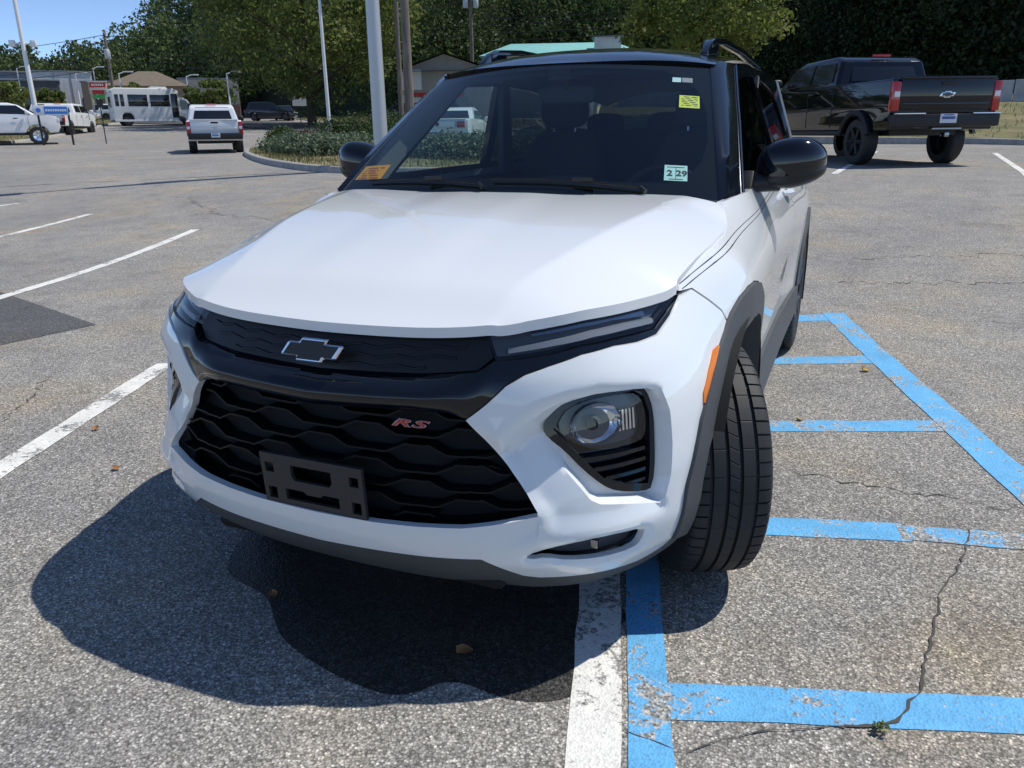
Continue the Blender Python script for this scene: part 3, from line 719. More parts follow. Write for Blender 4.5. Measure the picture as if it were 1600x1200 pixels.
# ---- windscreen, cowl, pillars, roof
def WS(u,v,off=0.0):
    yb=.185+.138*u*u; yt=.80+.152*u*u; zb=1.088-.020*u*u; zt=1.545-.022*u*u
    b=.022*np.sin(np.pi*v)*(1-.5*u*u)
    y=yb+(yt-yb)*v-b*.6+off*.6; z=zb+(zt-zb)*v+b*.8-off*.8
    return np.stack([u*(.748+(.579-.748)*v),y,z],-1)
panel('windscreen',[(-1,0),(1,0),(1,1),(-1,1)],WS,.07,M['glass'],car,(),0)
fr_in=chaik([(-.955,.085),(-.4,.10),(.4,.10),(.955,.085),(.945,.93),(.3,.955),(-.3,.955),(-.945,.93)],2)
panel('windscreen_border',[(-1,0),(1,0),(1,1),(-1,1)],WS,.05,M['frit'],car,[fr_in],0,off=.004)
V=[];F=[]
for i,u in enumerate(np.linspace(-1,1,25)):
    a=WS(np.array([u]),np.array([.03]),.006)[0]; yy=.250-.03*0; hb=HD(np.array([u*.74]),np.array([.24]))[0]
    V+=[a,(u*.748,a[1]-.02,a[2]-.012),(u*.75,.262,min(a[2]-.012,hb[2]-.02)),(u*.75,.20,hb[2]-.06)]
for i in range(24):
    for j in range(3): F.append((i*4+j,i*4+4+j,i*4+5+j,i*4+1+j))
mk('cowl_panel',V,F,M['satin'],car,True,40)
for (u0,u1,v0,v1) in ((.66,-.04,.045,.075),(-.10,-.80,.045,.07)):
    mb=MB(); pts=[tuple(WS(np.array([u0+(u1-u0)*t]),np.array([v0+(v1-v0)*t+.012*math.sin(math.pi*t)]),-.012)[0]) for t in np.linspace(0,1,12)]
    mb.tube(pts,.0042,6); mb.tube([pts[0],(pts[0][0]+.02,pts[0][1]-.012,pts[0][2]-.012)],.008,8)
    p=pts[4]; mb.box((p[0],p[1]-.006,p[2]+.008),(.07,.012,.012)); mb.build('wiper',M['satin'],car)
def lerp3(P,t): 
    P=np.array(P); k=np.linspace(0,1,len(P)); return np.stack([np.interp(t,k,P[:,i]) for i in range(3)],-1)
tt=np.linspace(0,1,15)
for sgn in (1,-1):
    W_=WS(np.ones(15)*.985,tt,-.001); O_=lerp3([(.758,.365,1.075),(.727,.53,1.19),(.692,.70,1.300),(.652,.87,1.415),(.606,1.06,1.540)],tt); Fr=lerp3([(.785,.50,1.08),(.752,.64,1.19),(.715,.80,1.31),(.676,.96,1.42),(.634,1.16,1.535)],tt)
    In=lerp3([(.70,.52,1.06),(.66,.70,1.2),(.60,.95,1.38),(.55,1.08,1.5)],tt)
    V=[];F=[]
    for i in range(15):
        w_,o_,f_,n_=W_[i],O_[i],Fr[i],In[i]; m1=(w_*.45+o_*.55)+np.array([.010,-.016,.010]); m2=(o_*.6+f_*.4)+np.array([.012,-.004,.003])
        for p in (n_,w_,m1,o_+np.array([.004,-.004,.002]),m2,f_,n_): V.append((p[0]*sgn,p[1],p[2]))
    for i in range(14):
        for j in range(1,5): F.append((i*7+j,i*7+j+1,i*7+8+j,i*7+7+j))
    Fi=[(i*7+j,i*7+j+1,i*7+8+j,i*7+7+j) for i in range(14) for j in (0,5)]
    mk('pillar_trim',[(v[0]-sgn*.002,v[1],v[2]) for v in V],Fi if sgn>0 else [f[::-1] for f in Fi],M['pillar'],car,True,60)
    mk('a_pillar',V,F if sgn>0 else [f[::-1] for f in F],M['roofblack'],car,True,60)
    mb=MB(); mb.tube([tuple(np.array([sgn*1,1,1])*(Fr[i]+np.array([.004,-.006,0]))) for i in range(15)],.0045,6); mb.build('window_seal',M['dchrome'],car)
def XG(y,z): return .80-.35*(z-1.09)-np.where(y<1.6,.045*np.clip(1.6-y,0,2)**1.2,0)-.02*np.clip((y-2.4),0,2)**2-.55*np.clip(y-2.95,0,1)**2
def GH(u,v,off=0.0): return np.stack([XG(u,v)-off,u,v+0*u],-1)
frame=[(.50,1.085),(1.2,1.098),(2.0,1.11),(2.78,1.125),(2.86,1.30),(2.88,1.555),(2.2,1.575),(1.6,1.572),(1.16,1.545),(.98,1.42),(.80,1.305),(.64,1.18)]
wf=[(.70,1.125),(1.22,1.495),(1.60,1.515),(1.70,1.13)]
wr=chaik([(1.78,1.135),(2.56,1.15),(2.58,1.30),(2.46,1.45),(2.25,1.505),(1.70,1.52)],1,keep=(0,5))
wq=[(2.66,1.16),(2.80,1.17),(2.80,1.36),(2.66,1.36)]
for sgn in (1,-1):
    mi=sgn<0
    panel('window_frame',ccw(frame),GH,.05,M['black'],car,[wf,wr],.03,flip=False,mirror=mi)
    panel('front_side_window',ccw(wf),GH,.1,M['glass'] if mi else M['shade_tint_glass'],car,(),0,mirror=mi,off=.012)  # driver's side: tinted pane added to darken the view into the cabin
    panel('rear_side_window',ccw(wr),GH,.1,M['tint'],car,(),0,mirror=mi,off=.010)
    panel('c_pillar',ccw([(2.785,1.10),(2.866,1.30),(2.886,1.56),(3.20,1.555),(3.30,1.30),(3.38,1.09)]),GH,.06,M['white'],car,(),.02,mirror=mi,off=-.004)
YR=[.80,.95,1.2,1.6,2.2,2.8,3.28]; ZR=[1.547,1.592,1.630,1.655,1.658,1.635,1.59]; fz=pch(YR,ZR); fx=pch([.80,.95,1.2,1.6,2.4,3.28],[.575,.590,.626,.636,.628,.56])
V=[];F=[];nu,nv=33,40
for j in range(nv+1):
    t=(j/nv)**1.25
    for i in range(nu):
        u=-1+2*i/(nu-1); yF=.795+.152*u*u; y=yF+(3.28-yF)*t
        zz=float(fz(y))-(.064+.026*min(1,t*3))*abs(u)**2.6; V.append((u*float(fx(y)),y,zz))
for j in range(nv):
    for i in range(nu-1): F.append((j*nu+i,j*nu+i+1,(j+1)*nu+i+1,(j+1)*nu+i))
base=len(V)
for i in range(nu): v=V[i]; V.append((v[0]*.99,v[1]+.012,v[2]-.02))
for i in range(nu-1): F.append((i+1,i,base+i,base+i+1))
k0=len(V)
roof=mk('roof',V,F,M['roofblack'],car,True,50)
mk('headliner',[(v[0]*.97,v[1],v[2]-.045) for v in V[:base]],[f for f in F if max(f)<base],M['headliner'],car,True,60)
for sgn in (1,-1):
    mb=MB(); y0=1.22
    prof=[(1.16,1.592),(1.24,1.638),(1.34,1.662),(1.6,1.682),(2.2,1.688),(2.8,1.668),(3.0,1.645),(3.10,1.60)]
    pts=[(sgn*(.545-.015*min(1,(y-1.2)/.3)),y,z) for y,z in prof]
    for (ya,yb) in ((1.16,1.42),(2.94,3.10)):
        pl=[(y,float(np.interp(y,[p[0] for p in prof],[p[1] for p in prof]))) for y in np.linspace(ya,yb,8)]
        pl+= [(y,float(fz(y))-.052) for y in np.linspace(yb,ya,6)]
        mb.prism(pl,sgn*.505-.016,sgn*.505+.016)
    P=np.array([(y,z) for y,z in prof if 1.24<=y<=3.05]); top=[tuple(p) for p in P]; bot=[(y,z-.028) for y,z in P[::-1]]
    mb.prism(top+bot,sgn*.503-.019,sgn*.503+.019)
    mb.build('roof_rail',M['roofblack'],car,bev=.006)
# rear window
panel('rear_window',[(-1,0),(1,0),(1,1),(-1,1)],lambda u,v,off=0.0:np.stack([u*(.72-.19*v),3.46-.20*v-.07*u*u,1.10+.46*v],-1),.3,M['tint'],car,(),0)
# ---- door mirrors
def superell(c,r,e=2.6,n=20,m=14,skew=None):
    V=[];F=[]
    def p(w,e_): return math.copysign(abs(w)**(2/e_),w)
    for i in range(m+1):
        ph=-math.pi/2+math.pi*i/m
        for k in range(n):
            th=2*math.pi*k/n
            q=[c[0]+r[0]*p(math.cos(ph),e)*p(math.cos(th),e),c[1]+r[1]*p(math.cos(ph),e)*p(math.sin(th),e),c[2]+r[2]*p(math.sin(ph),e)]
            if skew: q=skew(*q)
            V.append(q)
    for i in range(m):
        for k in range(n): F.append((i*n+k,i*n+(k+1)%n,(i+1)*n+(k+1)%n,(i+1)*n+k))
    return V,F
for sgn in (1,-1):
    c=(.915,.735,1.172)
    def sk(x,y,z):
        t=(x-c[0])/.12; zz=c[2]+(z-c[2])*(1-.22*max(t,0)**2)+.012*t; yy=y+.04*max(t,0)**2-.0*t
        return (x*sgn,yy+(.03 if False else 0),zz)
    V,F=superell(c,(.118,.078,.088),2.5,28,20,sk)
    mr=mk('door_mirror',V,F if sgn>0 else [f[::-1] for f in F],M['roofblack'],car,True,80)
    V,F=superell((c[0],c[1]+.004,c[2]-.040),(.1195,.077,.046),2.6,28,12,sk)
    mk('mirror_lower_cap',V,F if sgn>0 else [f[::-1] for f in F],M['satin'],mr,True,80)
    MB().prism([(.60,1.085),(.80,1.095),(.80,1.12),(.66,1.15)],sgn*.745,sgn*.80).build('mirror_sail',M['satin'],mr,bev=.008)
    mb=MB(); mb.tube([(sgn*.765,.68,1.100),(sgn*.82,.70,1.106),(sgn*.88,.72,1.110)],[.040,.034,.036],12); mb.build('mirror_arm',M['satin'],mr)
    V,F=superell((c[0]+.0,c[1]+.072,c[2]),(.10,.008,.075),3,20,8,sk); mk('mirror_glass',V,F,M['chrome'],mr,True,60)
# ---- badges
def place(me,name,mat_,p,nrm,up,parent):
    me.materials.clear(); me.materials.append(mat_); o=use(name,me,parent)
    n=Vector(nrm).normalized(); u=Vector(up); x=u.cross(n).normalized(); u=n.cross(x)
    o.matrix_basis=Matrix(((x.x,u.x,n.x,p[0]),(x.y,u.y,n.y,p[1]),(x.z,u.z,n.z,p[2]),(0,0,0,1))); return o
p=shell(np.array([.252]),np.array([.652]),.022)[0]; _,nn=plan(np.array([.252]))
nrm=(nn[0][0],nn[0][1],.08)
me=text_mesh('RS',.056,.003,.35,.0012,.0018,1.15)
for v in me.vertices: v.co.x*=1.32; v.co.y*=.45
b=place(me,'grade_badge',M['dchrome'],p,nrm,(0,0,1),lg)
me=text_mesh('RS',.056,.0042,.35,0,.0,1.15)
for v in me.vertices: v.co.x*=1.32; v.co.y*=.45
q=Vector(p)+Vector(nrm).normalized()*.0012
place(me,'badge_face',M['red'],q,nrm,(0,0,1),lg)
def bowtie(wd,ht,sl=.022,cw=.036,ch=None):
    h2=ht/2; c2=cw; ih=ht*.30
    return [(-wd/2,-ih),( -c2-.004,-ih),(-c2-.010,-h2),(c2-.006,-h2),(c2,-ih),(wd/2-sl,-ih),(wd/2,ih),(c2+.004,ih),(c2+.010,h2),(-c2+.006,h2),(-c2,ih),(-wd/2+sl,ih)]
p=shell(np.array([0.]),np.array([.802]),0)[0]
bt=bowtie(.182,.058)
mb=MB(); mb.prism(bt,0,.012,'z'); o=mb.build('bowtie_emblem',M['chrome'],ug,bev=.0035,seg=1,angle=20)
o.matrix_basis=Matrix.Translation((0,-.866,.803))@Matrix.Rotation(rad(90-16),4,'X')
bt2=[(x*.86,y*.80) for x,y in bt]
mb=MB(); mb.prism(bt2,.010,.0135,'z'); o2=mb.build('emblem_face',M['satin'],ug); o2.matrix_basis=o.matrix_basis.copy()
# ---- plate bracket
def rrect(x0,y0,x1,y1): return [(x0,y0),(x1,y0),(x1,y1),(x0,y1)]
po=chaik(rrect(-.150,-.074,.150,.074),0)
holes=[rrect(-.138,.022,-.112,.048),rrect(.112,.022,.138,.048),rrect(-.138,-.052,-.112,-.020),rrect(.112,-.052,.138,-.020),
 [(-.052,.008),(.052,.008),(.060,.020),(.060,.050),(-.060,.050),(-.060,.020)],[(-.085,-.048),(.075,-.048),(.075,-.018),(.03,-.018),(.02,-.026),(-.02,-.026),(-.03,-.018),(-.085,-.018)]]
V,F,B=tri2d(po,holes,.05)
X=[(a,b,0) for a,b in V]+[(a,b,-.010) for a,b in V]; n=len(V)
T=[tuple(f) for f in F]+[tuple(i+n for i in f[::-1]) for f in F]+[(b,a,a+n,b+n) for a,b in B]
o=mk('plate_bracket',X,T,M['bracket'],car,True,30)
o.matrix_basis=Matrix.Translation((0,-.921,.470))@Matrix.Rotation(rad(94),4,'X')
# ---- stickers on the glass
def sticker(name,u0,v0,u1,v1,m,lab=None,off=.0035):
    V=[];F=[];k=6
    for i in range(k+1):
        for j in range(k+1): V.append(WS(np.array([u0+(u1-u0)*i/k]),np.array([v0+(v1-v0)*j/k]),off)[0])
    for i in range(k):
        for j in range(k): F.append((i*(k+1)+j,(i+1)*(k+1)+j,(i+1)*(k+1)+j+1,i*(k+1)+j+1))
    o=mk(name,V,F,m,car); 
    if lab: o['label']=lab
    return o
def paper(name,col):
    m=mat(name,col,.5); b=BS(m); tr=N(m,'ShaderNodeBsdfTranslucent'); tr.inputs[0].default_value=(*col,1); mx=N(m,'ShaderNodeMixShader'); mx.inputs[0].default_value=.12
    out=m.node_tree.nodes['Material Output']; L(m,b.outputs[0],mx.inputs[1]); L(m,tr.outputs[0],mx.inputs[2]); L(m,mx.outputs[0],out.inputs[0]); return m
M['st_orange']=paper('sticker_orange',(.95,.40,.03)); M['st_yellow']=paper('sticker_yellow',(.88,.84,.05)); M['st_mint']=paper('sticker_mint',(.62,.88,.80)); M['st_white']=paper('sticker_white',(.7,.85,.83)); M['st_grey']=mat('sticker_grey',(.30,.27,.29),.5); M['ink']=mat('sticker_ink',(.02,.02,.025),.6); M['inkred']=mat('sticker_red_ink',(.45,.10,.02),.6)
def uvstrip(name,pts,m,off,parent):
    V=[tuple(WS(np.array([a]),np.array([b]),off)[0]) for a,b in pts]; return mk(name,V,[tuple(range(len(V)))],m,parent,False)
so_=sticker('windscreen_sticker',-.965,.102,-.755,.205,M['st_orange'],'orange printed notice in the lower corner of the windscreen')
mb=MB()
for r in range(5):
    v=.188-.018*r; a,b=(-.94+.01*(r%2),-.785-.012*((r*3)%4))
    k=9; V=[WS(np.array([a+(b-a)*i/k]),np.array([v]),.0028)[0] for i in range(k+1)]+[WS(np.array([a+(b-a)*i/k]),np.array([v-.009]),.0028)[0] for i in range(k+1)]
    for i in range(k):
        if (i*7+r*5)%6: mb.add([V[i],V[i+1],V[i+k+2],V[i+k+1]],[(3,2,1,0)])
mb.build('print_lines',M['inkred'],so_,smooth=False,fix=False)
sy_=sticker('windscreen_sticker',.807,.625,.915,.725,M['st_yellow'],'yellow paper notice high on the windscreen')
mb=MB()
for r in range(6):
    v=.715-.014*r; a,b=(.82,.905)
    k=8; V=[WS(np.array([a+(b-a)*i/k]),np.array([v]),.0028)[0] for i in range(k+1)]+[WS(np.array([a+(b-a)*i/k]),np.array([v-.005]),.0028)[0] for i in range(k+1)]
    for i in range(k):
        if (i*5+r*3)%4: mb.add([V[i],V[i+1],V[i+k+2],V[i+k+1]],[(3,2,1,0)])
mb.build('print_lines',M['ink'],sy_,smooth=False,fix=False)
sm_=sticker('windscreen_sticker',.753,.116,.854,.212,M['st_mint'],'mint inspection sticker reading 2 29')
def ws_frame(u,v):
    p=Vector(WS(np.array([u]),np.array([v]),.0026)[0]); a=Vector(WS(np.array([u+.02]),np.array([v]),.0026)[0])-p; b=Vector(WS(np.array([u]),np.array([v+.02]),.0026)[0])-p
    return p,a.cross(b),b
for t,u in (('2',.777),('29',.829)):
    p,n,up=ws_frame(u,.160); me=text_mesh(t,.038,.0003,0,0,.0009); place(me,'sticker_print',M['ink'],p,n,up,sm_)
mb=MB()
for (a0,b0,a1,b1) in ((.803,.128,.805,.20),(.765,.197,.842,.201),(.775,.123,.835,.127)):
    V=[WS(np.array([x]),np.array([y]),.0028)[0] for x,y in ((a0,b0),(a1,b0),(a1,b1),(a0,b1))]; mb.add(V,[(0,1,2,3)])
mb.build('print_lines',M['ink'],sm_,smooth=False,fix=False)
sticker('windscreen_sticker',.762,.838,.812,.879,M['st_white'],'small white tag at the top of the windscreen')
sticker('windscreen_sticker',.818,.840,.878,.880,M['st_grey'],'small grey tag at the top of the windscreen')
# ---- interior
mb=MB()
prof=[(.36,1.035),(.55,1.045),(.80,1.04),(.92,.99),(.95,.90),(.88,.72),(.40,.70)]
mb.prism(prof,-.70,.70); mb.build('dashboard',M['dash'],car,bev=.03,seg=3)
V,F=superell((.37,.86,1.045),(.19,.10,.045),2.4,20,10); mk('instrument_hood',V,F,M['dash'],car,True,80)
V,F=superell((0,.90,1.04),(.14,.03,.075),4,20,10); mk('centre_screen',V,F,M['interior'],car,True,80)
def torus(c,R_,r,tilt,n=36,m=10):
    V=[];F=[]
    for i in range(n):
        a=2*math.pi*i/n
        for k in range(m):
            b=2*math.pi*k/m; x=(R_+r*math.cos(b))*math.cos(a); y=(R_+r*math.cos(b))*math.sin(a); z=r*math.sin(b)
            V.append((c[0]+x,c[1]+y*math.cos(tilt)-z*math.sin(tilt),c[2]+y*math.sin(tilt)+z*math.cos(tilt)))
    for i in range(n):
        for k in range(m): F.append((i*m+k,((i+1)%n)*m+k,((i+1)%n)*m+(k+1)%m,i*m+(k+1)%m))
    return V,F
V,F=torus((.37,1.08,.97),.185,.016,rad(66)); sw=mk('steering_wheel',V,F,M['interior'],car,True,80)
MB().tube([(.19,1.08,.97),(.37,1.07,.965),(.55,1.08,.97)],.022,8).tube([(.37,1.07,.97),(.37,.90,.92)],.04,10).build('steering_spokes',M['interior'],sw)
def seat(x,y,w,parent):
    V,F=superell((x,y,.62),(w/2,.26,.10),3.5,20,10); s=mk('seat',V,F,M['seat'],parent,True,80)
    def sk(a,b,c): return (a*1.0,b+.30*(c-.70),c)
    V,F=superell((x,y+.24,.98),(w/2*.95,.085,.33),3.2,20,14,sk); mk('backrest',V,F,M['seat'],s,True,80)
    return s
for x in (.37,-.37):
    s=seat(x,1.55,.50,car)
    V,F=superell((x,1.93,1.40),(.135,.06,.095),3,18,10); mk('headrest',V,F,M['seat'],s,True,80)
    [MB().tube([(x+q,1.92,1.25),(x+q,1.93,1.36)],.008).build('headrest_post',M['dchrome'],s) for q in (-.06,.06)]
s=seat(0,2.45,1.30,car)
for x in (.40,0,-.40):
    V,F=superell((x,2.80,1.33),(.125,.055,.07),3,18,10); mk('headrest',V,F,M['seat'],s,True,80)
V,F=superell((0,.93,1.435),(.125,.022,.038),4,20,10); rm=mk('rear_view_mirror',V,F,M['interior'],car,True,80)
MB().tube([(0,.86,1.50),(0,.92,1.455)],.012).build('mirror_stem',M['interior'],rm)
MB().box((0,.85,1.51),(.10,.06,.05)).build('camera_housing',M['interior'],rm,bev=.01)
for sgn in (1,-1):
    mb=MB(); mb.prism([(.55,.40),(2.9,.40),(2.9,1.08),(.55,1.06)],sgn*.70,sgn*.735); mb.build('door_trim',M['interior'],car)
    mb=MB(); mb.prism([(1.60,1.08),(1.74,1.08),(1.70,1.56),(1.62,1.56)],sgn*.60,sgn*.63); mb.build('b_pillar_trim',M['interior'],car)
mb=MB(); mb.box((.66,1.66,1.25),(.012,.05,.55),M=Matrix.Rotation(rad(-8),3,'X')); mb.build('seat_belt',M['headliner'],car)
# ---- wheels
def tyre_mesh(R_=.352,W=.225,n=200):
    h=W/2; prof=[]
    # (x, r, kind): kind 0 plain, 1 outer shoulder block, 2 centre rib, 3 mid rib
    prof+=[(-h*.78,.232,0),(-h*.92,.245,0),(-h*1.0,.275,0),(-h*1.0,.305,0),(-h*.955,.330,0),(-h*.90,.3405,1),(-h*.84,.3452,1),(-h*.70,.3478,1),(-h*.575,.349,1)]
    g=lambda x0,x1:[(x0+.001,.3415,0),(x1-.001,.3415,0)]
    prof+=g(-h*.57,-h*.49)+[(-h*.485,.3503,3),(-h*.34,.3512,3),(-h*.205,.3516,3)]+g(-h*.20,-h*.12)+[(-h*.115,.352,2),(0,.352,2),(h*.115,.352,2)]
    prof+=g(h*.12,h*.20)+[(h*.205,.3516,3),(h*.34,.3512,3),(h*.485,.3503,3)]+g(h*.49,h*.57)
    prof+=[(h*.575,.349,1),(h*.70,.3478,1),(h*.84,.3452,1),(h*.90,.3405,1),(h*.955,.330,0),(h*1.0,.305,0),(h*1.0,.275,0),(h*.92,.245,0),(h*.78,.232,0)]
    V=[];F=[];m=len(prof); n=300
    # 60 pitches, 5 samples each; thin sipe slot between sample 0 and 1
    A=[]
    for p in range(60):
        for q in (0,.10,.13,.55,.97): A.append((p+q)/60*2*math.pi)
    for k,a in enumerate(A):
        q=k%5
        for x,r,kd in prof:
            aa=a
            if kd==1: rr=r-(.006 if q in(0,1) else 0)
            elif kd==2: rr=r-(.003 if q==0 else 0); aa=a+x*1.5
            elif kd==3: rr=r-(.002 if q==0 and (k//5)%2 else 0)
            else: rr=r
            V.append((x,rr*math.cos(aa),rr*math.sin(aa)))
    for k in range(n):
        k2=(k+1)%n
        for i in range(m-1): F.append((k*m+i,k*m+i+1,k2*m+i+1,k2*m+i))
    return V,F
V,F=tyre_mesh(); _t0=mk('tyre',V,F,M['rubber'],None,True,30); TY=_t0.data; bpy.data.objects.remove(_t0)
mb=MB(); mb.lathe([(.236,-.10),(.232,-.09),(.222,-.07),(.205,-.02),(.205,.06),(.222,.088),(.234,.098),(.238,.104),(.230,.106),(.222,.096)],48,'x'); 
_b=mb.build('rim',M['alloy']); RM=_b.data; bpy.data.objects.remove(_b)
mb=MB()
for k in range(5):
    for dt in (-.20,.20):
        a=2*math.pi*k/5+dt*.55; b=2*math.pi*k/5+dt
        P=[(.082,.055*math.cos(a),.055*math.sin(a)),(.090,.12*math.cos((a+b)/2),.12*math.sin((a+b)/2)),(.094,.222*math.cos(b),.222*math.sin(b))]
        mb.tube(P,[.022,.016,.014],6)
mb.lathe([(.001,.092),(.05,.090),(.066,.080),(.066,.04)],24,'x'); _b=mb.build('spokes',M['alloy'],angle=30); SPK=_b.data; bpy.data.objects.remove(_b)
mb=MB(); mb.lathe([(.001,.01),(.16,.01),(.16,-.015),(.001,-.015)],32,'x'); _b=mb.build('brake_disc',M['dchrome']); DSC=_b.data; bpy.data.objects.remove(_b)
for sgn in (1,-1):
    for cy,st in ((0,rad(26)),(2.64,0)):
        o=use('wheel',TY,car,(sgn*.785,cy-(.085 if cy==0 else 0),.352),(rad(13*cy+5),0,st+(0 if sgn>0 else math.pi)))
        use('rim',RM,o); use('spokes',SPK,o); use('brake_disc',DSC,o)
        o['label']='front wheel turned to the car\'s left' if cy==0 else 'rear wheel with dark alloy spokes'
# ================================================================== vegetation helpers
def leafmat(name,c0,c1,scale=.6,transl=.25):
    m=mat(name,c0,.6,spec=.3); co=coords(m)
    n1=noise(m,co,scale,3); oi=N(m,'ShaderNodeObjectInfo')
    wn=N(m,'ShaderNodeTexWhiteNoise'); g=N(m,'ShaderNodeNewGeometry'); L(m,g.outputs['Random Per Island'],wn.inputs['Vector']) if False else None
    f=N(m,'ShaderNodeMath',operation='ADD'); L(m,n1,f.inputs[0]); k=N(m,'ShaderNodeMath',operation='MULTIPLY_ADD'); L(m,g.outputs['Random Per Island'],k.inputs[0]); k.inputs[1].default_value=.5; k.inputs[2].default_value=-.25; L(m,k.outputs[0],f.inputs[1])
    col=ramp(m,f.outputs[0],[(.2,c0),(.8,c1)]); L(m,col,BS(m).inputs['Base Color'])
    tr=N(m,'ShaderNodeBsdfTranslucent'); L(m,col,tr.inputs[0]); mx=N(m,'ShaderNodeMixShader'); mx.inputs[0].default_value=transl
    L(m,BS(m).outputs[0],mx.inputs[1]); L(m,tr.outputs[0],mx.inputs[2]); L(m,mx.outputs[0],m.node_tree.nodes['Material Output'].inputs[0])
    return m
LEAF_OAK=leafmat('oak_leaves',(.065,.10,.028),(.22,.25,.07),.5,.45)
LEAF_LIGHT=leafmat('light_leaves',(.09,.13,.035),(.25,.28,.075),.5,.5)
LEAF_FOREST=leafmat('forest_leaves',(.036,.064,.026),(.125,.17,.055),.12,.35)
LEAF_SHADED=leafmat('shaded_wood_leaves',(.012,.022,.010),(.045,.070,.022),.2,.2)  # darker leaf copy: shade of the near hillside painted into the colour
LEAF_JUN=leafmat('juniper_needles',(.075,.115,.065),(.19,.235,.14),1.5,.2)
LEAF_BOX=leafmat('boxwood_leaves',(.028,.058,.018),(.085,.125,.035),1.5,.25)
BARK=mat('bark',(.055,.042,.032),.9); bump(BARK,noise(BARK,coords(BARK,scale=(1,1,.25)),9,5),.6,.05)
def leaves(C,R_,N_,size,rng,up=.0,shell_=.55):
    """random leaf quads spread through ellipsoid clumps. C (k,3), R_ (k,3)"""
    C=np.asarray(C,float);R_=np.asarray(R_,float);k=len(C)
    idx=np.repeat(np.arange(k),N_); n=len(idx)
    d=rng.normal(size=(n,3)); d/=np.linalg.norm(d,axis=1)[:,None]; r=rng.uniform(shell_**3,1,n)**(1/3)
    P=C[idx]+d*R_[idx]*r[:,None]
    a=rng.normal(size=(n,3)); a/=np.linalg.norm(a,axis=1)[:,None]; b=np.cross(a,d*.8+rng.normal(size=(n,3))*.6+np.array([0,0,up])); b/=np.linalg.norm(b,axis=1)[:,None]+1e-9
    s=size*rng.uniform(.6,1.3,n)[:,None]
    V=np.stack([P-a*s*.5,P+b*s*.32,P+a*s*.5,P-b*s*.32],1).reshape(-1,3)
    F=np.arange(n*4).reshape(-1,4)
    return V,F
def fast_mesh(name,V,F,m,parent=None):
    me=bpy.data.meshes.new(name); nv,nf=len(V),len(F); k=F.shape[1]
    me.vertices.add(nv); me.vertices.foreach_set('co',np.asarray(V,np.float32).ravel()); me.loops.add(nf*k); me.loops.foreach_set('vertex_index',F.astype(np.int32).ravel())
    me.polygons.add(nf); me.polygons.foreach_set('loop_start',np.arange(0,nf*k,k,dtype=np.int32)); me.polygons.foreach_set('loop_total',np.full(nf,k,np.int32)) if False else None
    me.update(calc_edges=True); me.validate(); me.materials.append(m)
    o=bpy.data.objects.new(name,me); COL.objects.link(o); o.parent=parent; return o
def tree(name,x,y,z,h,cr,trunk_h,trunk_r,m,label,nclump=70,nleaf=170,size=.28,seed=1,group=None,squash=.85,lean=0.0):
    rng=np.random.default_rng(seed); t=empty(name,(x,y,z),0,label,'tree',group)
    cz=trunk_h+(h-trunk_h)*.5; rz=(h-trunk_h)*.5
    C=[];R_=[]
    while len(C)<nclump:
        d=rng.normal(size=3); d/=np.linalg.norm(d); r=rng.uniform(.25,1)**.45
        p=np.array([d[0]*cr*r,d[1]*cr*r,cz+d[2]*rz*r])
        wz=(p[2]-trunk_h)/(h-trunk_h); lim=cr*(1.05-.75*max(0,wz-.35)**1.3/.6)
        if math.hypot(p[0],p[1])>lim: continue
        s=rng.uniform(.13,.27)*cr; C.append(p); R_.append((s*1.15,s*1.15,s*squash))
    V,F=leaves(C,R_,nleaf,size,rng); fast_mesh('crown',V,F,m,t)
    mb=MB(); mb.tube([(0,0,-.15),(0,0,trunk_h*.5),(lean*.3,0,trunk_h),(lean,0,cz),(lean,0,cz+rz*.5)],[trunk_r*1.25,trunk_r,trunk_r*.9,trunk_r*.6,trunk_r*.25],10); mb.build('trunk',BARK,t)
    mb=MB()
    for k in range(11):
        a=k*2.4+rng.uniform(-.4,.4); z0=trunk_h*(.85+.03*k)+.35*k*rz/11*2; L_=cr*rng.uniform(.45,.8)
        mb.tube([(0,0,z0),(math.cos(a)*L_*.5,math.sin(a)*L_*.5,z0+L_*.28),(math.cos(a)*L_,math.sin(a)*L_,z0+L_*.5)],[trunk_r*.38,trunk_r*.24,trunk_r*.08],6)
    o=mb.build('limbs',BARK,t); o['kind']='stuff'
    return t
T_=lambda x,y:float(terrain(x,y))
tree('shade_tree',-38.7,50.3,T_(-38.7,50.3),16.5,8.4,2.3,.34,LEAF_OAK,'broad dark green shade tree on the verge behind the traffic island',120,230,.34,3)
tree('young_tree',-6.3,39.0,T_(-6.3,39),11.5,4.6,3.4,.22,LEAF_LIGHT,'lighter green tree standing above the roof of the white SUV',80,190,.24,5)
for i,(x,y,h,r,lab) in enumerate([(-89,60.8,4.6,2.9,'round young tree in front of the low dark building'),(-92.7,69.3,3.7,1.9,'small tree in front of the grey and white building'),(-77.1,67.8,4.2,2.0,'slim tree in front of the brown brick building behind the bus'),(-64,66.8,4.4,2.6,'low spreading tree beside the brown building behind the white pickup'),(-84,74,3.4,1.5,'thin tree beside the red and green pylon sign'),(-70.5,70.5,3.6,1.6,'small tree under the hipped roof of the brown building')]):
    tree('young_tree',x,y,T_(x,y),h,r,1.3,.10,LEAF_LIGHT if i%2==0 else LEAF_OAK,lab,30,110,.36,20+i)
